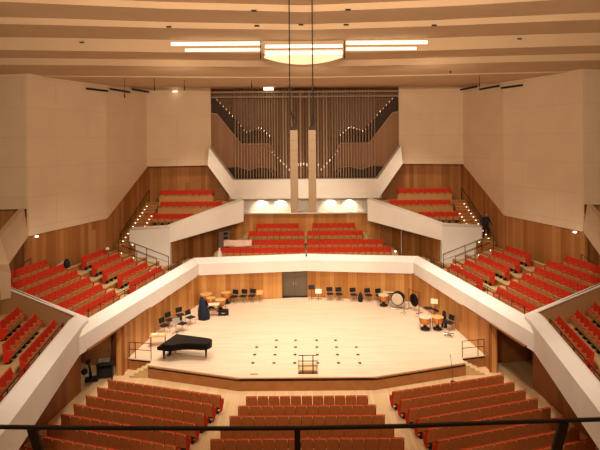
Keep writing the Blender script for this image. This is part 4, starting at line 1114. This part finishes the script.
# ------------------------------------------------------------------ balcony guard rail in front of the camera
pts = []
for px, py in ((-60, 422.5), (0, 424.6), (75, 426), (150, 427.1), (225, 427.9), (300, 428), (400, 426.9), (500, 424.0), (600, 421.6), (660, 420)):
    Y = 1.05 * 500 / (py - 140); pts.append(((px - 305) * Y / 500, Y, H - 1.05))
gr = thing('guard_rail', 'dark metal guard rail of the near balcony across the bottom', 'guard rail', (0, 1.8, H - 2.1))
inv = Matrix.Translation((0, -1.8, -(H - 2.1)))
b = MB(); V = []; hh = .006; n = len(pts)
for p in pts: V += [(p[0], p[1] - .008, p[2] - hh), (p[0], p[1] + .008, p[2] - hh), (p[0], p[1] + .008, p[2] + hh), (p[0], p[1] - .008, p[2] + hh)]
fs = [(i * 4 + k, i * 4 + (k + 1) % 4, i * 4 + 4 + (k + 1) % 4, i * 4 + 4 + k) for i in range(n - 1) for k in range(4)] + [(0, 1, 2, 3), tuple(range(4 * n - 4, 4 * n))]
b.add(V, fs); o = b.build('rail', M['rail'], gr, .003); o.matrix_parent_inverse = inv
for px, w in ((28.5, .034), (295, .022), (562, .036)):
    Y = 1.832 if 100 < px < 500 else 1.85; x = (px - 305) * Y / 500
    b = MB(); p0, p1 = Vector((x, Y, H - 1.058)), Vector((x, Y + .42 if px != 295 else Y + .2, H - 2.1)); 
    b.add([(p0.x - w / 2, p0.y, p0.z), (p0.x + w / 2, p0.y, p0.z), (p0.x + w / 2, p0.y + .012, p0.z), (p0.x - w / 2, p0.y + .012, p0.z),
           (p1.x - w / 2, p1.y, p1.z), (p1.x + w / 2, p1.y, p1.z), (p1.x + w / 2, p1.y + .012, p1.z), (p1.x - w / 2, p1.y + .012, p1.z)],
          [(0, 1, 2, 3), (4, 7, 6, 5), (0, 4, 5, 1), (1, 5, 6, 2), (2, 6, 7, 3), (3, 7, 4, 0)])
    o = b.build('post', M['rail'], gr); o.matrix_parent_inverse = inv
mb = MB(); mb.box((0, .6, H - 2.2), (9, 3.4, .2)); struct(mb.build('floor', M['tread']), 'floor edge of the near balcony')

# ------------------------------------------------------------------ light
def spot(name, loc, target, power, size, blend, radius, col=(1.0, .88, .72)):
    l = bpy.data.lights.new(name, 'SPOT'); l.energy = power; l.spot_size = R_(size); l.spot_blend = blend; l.shadow_soft_size = radius; l.color = col
    o = bpy.data.objects.new(name, l); COL.objects.link(o); o.location = loc
    o.rotation_euler = (Vector(target) - Vector(loc)).to_track_quat('-Z', 'Y').to_euler()
    return o
def area(name, loc, target, power, sx, sy, col=(1.0, .88, .72)):
    l = bpy.data.lights.new(name, 'AREA'); l.energy = power; l.shape = 'RECTANGLE'; l.size = sx; l.size_y = sy; l.color = col
    o = bpy.data.objects.new(name, l); COL.objects.link(o); o.location = loc
    o.rotation_euler = (Vector(target) - Vector(loc)).to_track_quat('-Z', 'Y').to_euler()
    return o
WARM = (1.0, .85, .68)
for x in (-7, 0, 7):
    spot('stage_lamp', (x, 25.5, 16.7), (x * .9, 31.0, .6), 4600, 75, 1, .35, (1.0, .88, .72))
    spot('stage_lamp', (x, 34, 16.5), (x * .9, 34, .6), 3300, 85, 1, .35, (1.0, .88, .72))
for s in (-1, 1):
    spot('terrace_lamp', (s * 6, 27.5, 16.6), (s * 12.5, 32, 3.6), 3600, 62, .9, .35, WARM)
    spot('box_lamp', (s * 5, 19.5, 17.6), (s * 11.5, 21.5, 3.6), 1050, 55, .9, .35, WARM)
    spot('balcony_lamp', (s * 7, 36.5, 16.2), (s * 10.2, 43, 7.0), 1700, 50, .9, .3, (1, .79, .56))
spot('choir_lamp', (0, 33.5, 16.5), (0, 42, 4.2), 3600, 62, .9, .35, (1, .80, .58))
for x in (-7, 0, 7): spot('ceiling_fill', (x, 26.5, 14.8), (x * 1.1, 34.5, 17.0), 330, 120, 1, .3, (1, .80, .58))  # fill spots added under the ceiling to lighten its far part
spot('stalls_lamp', (-5, 16, 18.0), (-6.5, 22, 0), 3600, 66, .9, .4, WARM)
spot('stalls_lamp', (5, 16, 18.0), (6.5, 22, 0), 3600, 66, .9, .4, WARM)
for x in (-3.9, -2.2, 2.2, 3.9):
    spot('organ_base_lamp', (x, 44.0, 7.85), (x, 44.5, 6.6), 100, 110, .6, .05, (1, .85, .6))
for x in (-8, 0, 8):
    spot('hall_fill', (x, 6, 16.0), (x * 1.2, 36, 13), 6600, 110, 1, .6, (1.0, .76, .52))  # unseen fill spots added to brighten upper walls and ceiling steps
spot('alcove_fill', (-12.0, 27.6, 2.6), (-12.0, 28, 0), 40, 130, .8, .1, WARM)  # small unseen light added to lift the left alcove

w = bpy.data.worlds.new('hall_air'); SC.world = w; w.use_nodes = True
bg = w.node_tree.nodes['Background']; bg.inputs['Color'].default_value = (1.0, .62, .34, 1); bg.inputs['Strength'].default_value = .22

# ------------------------------------------------------------------ camera
cam = bpy.data.cameras.new('camera'); co = bpy.data.objects.new('camera', cam); COL.objects.link(co)
co.location = (0, 0, H); co.rotation_euler = (PI / 2, ROLL, 0)
cam.sensor_fit = 'HORIZONTAL'; cam.sensor_width = 36; cam.lens = 36 * 500 / 600
cam.shift_x = -5 / 600; cam.shift_y = -85 / 600; cam.clip_start = .05; cam.clip_end = 200
SC.camera = co
SC.view_settings.view_transform = 'Standard'
SC.view_settings.look = 'None'
SC.view_settings.exposure = 0.0
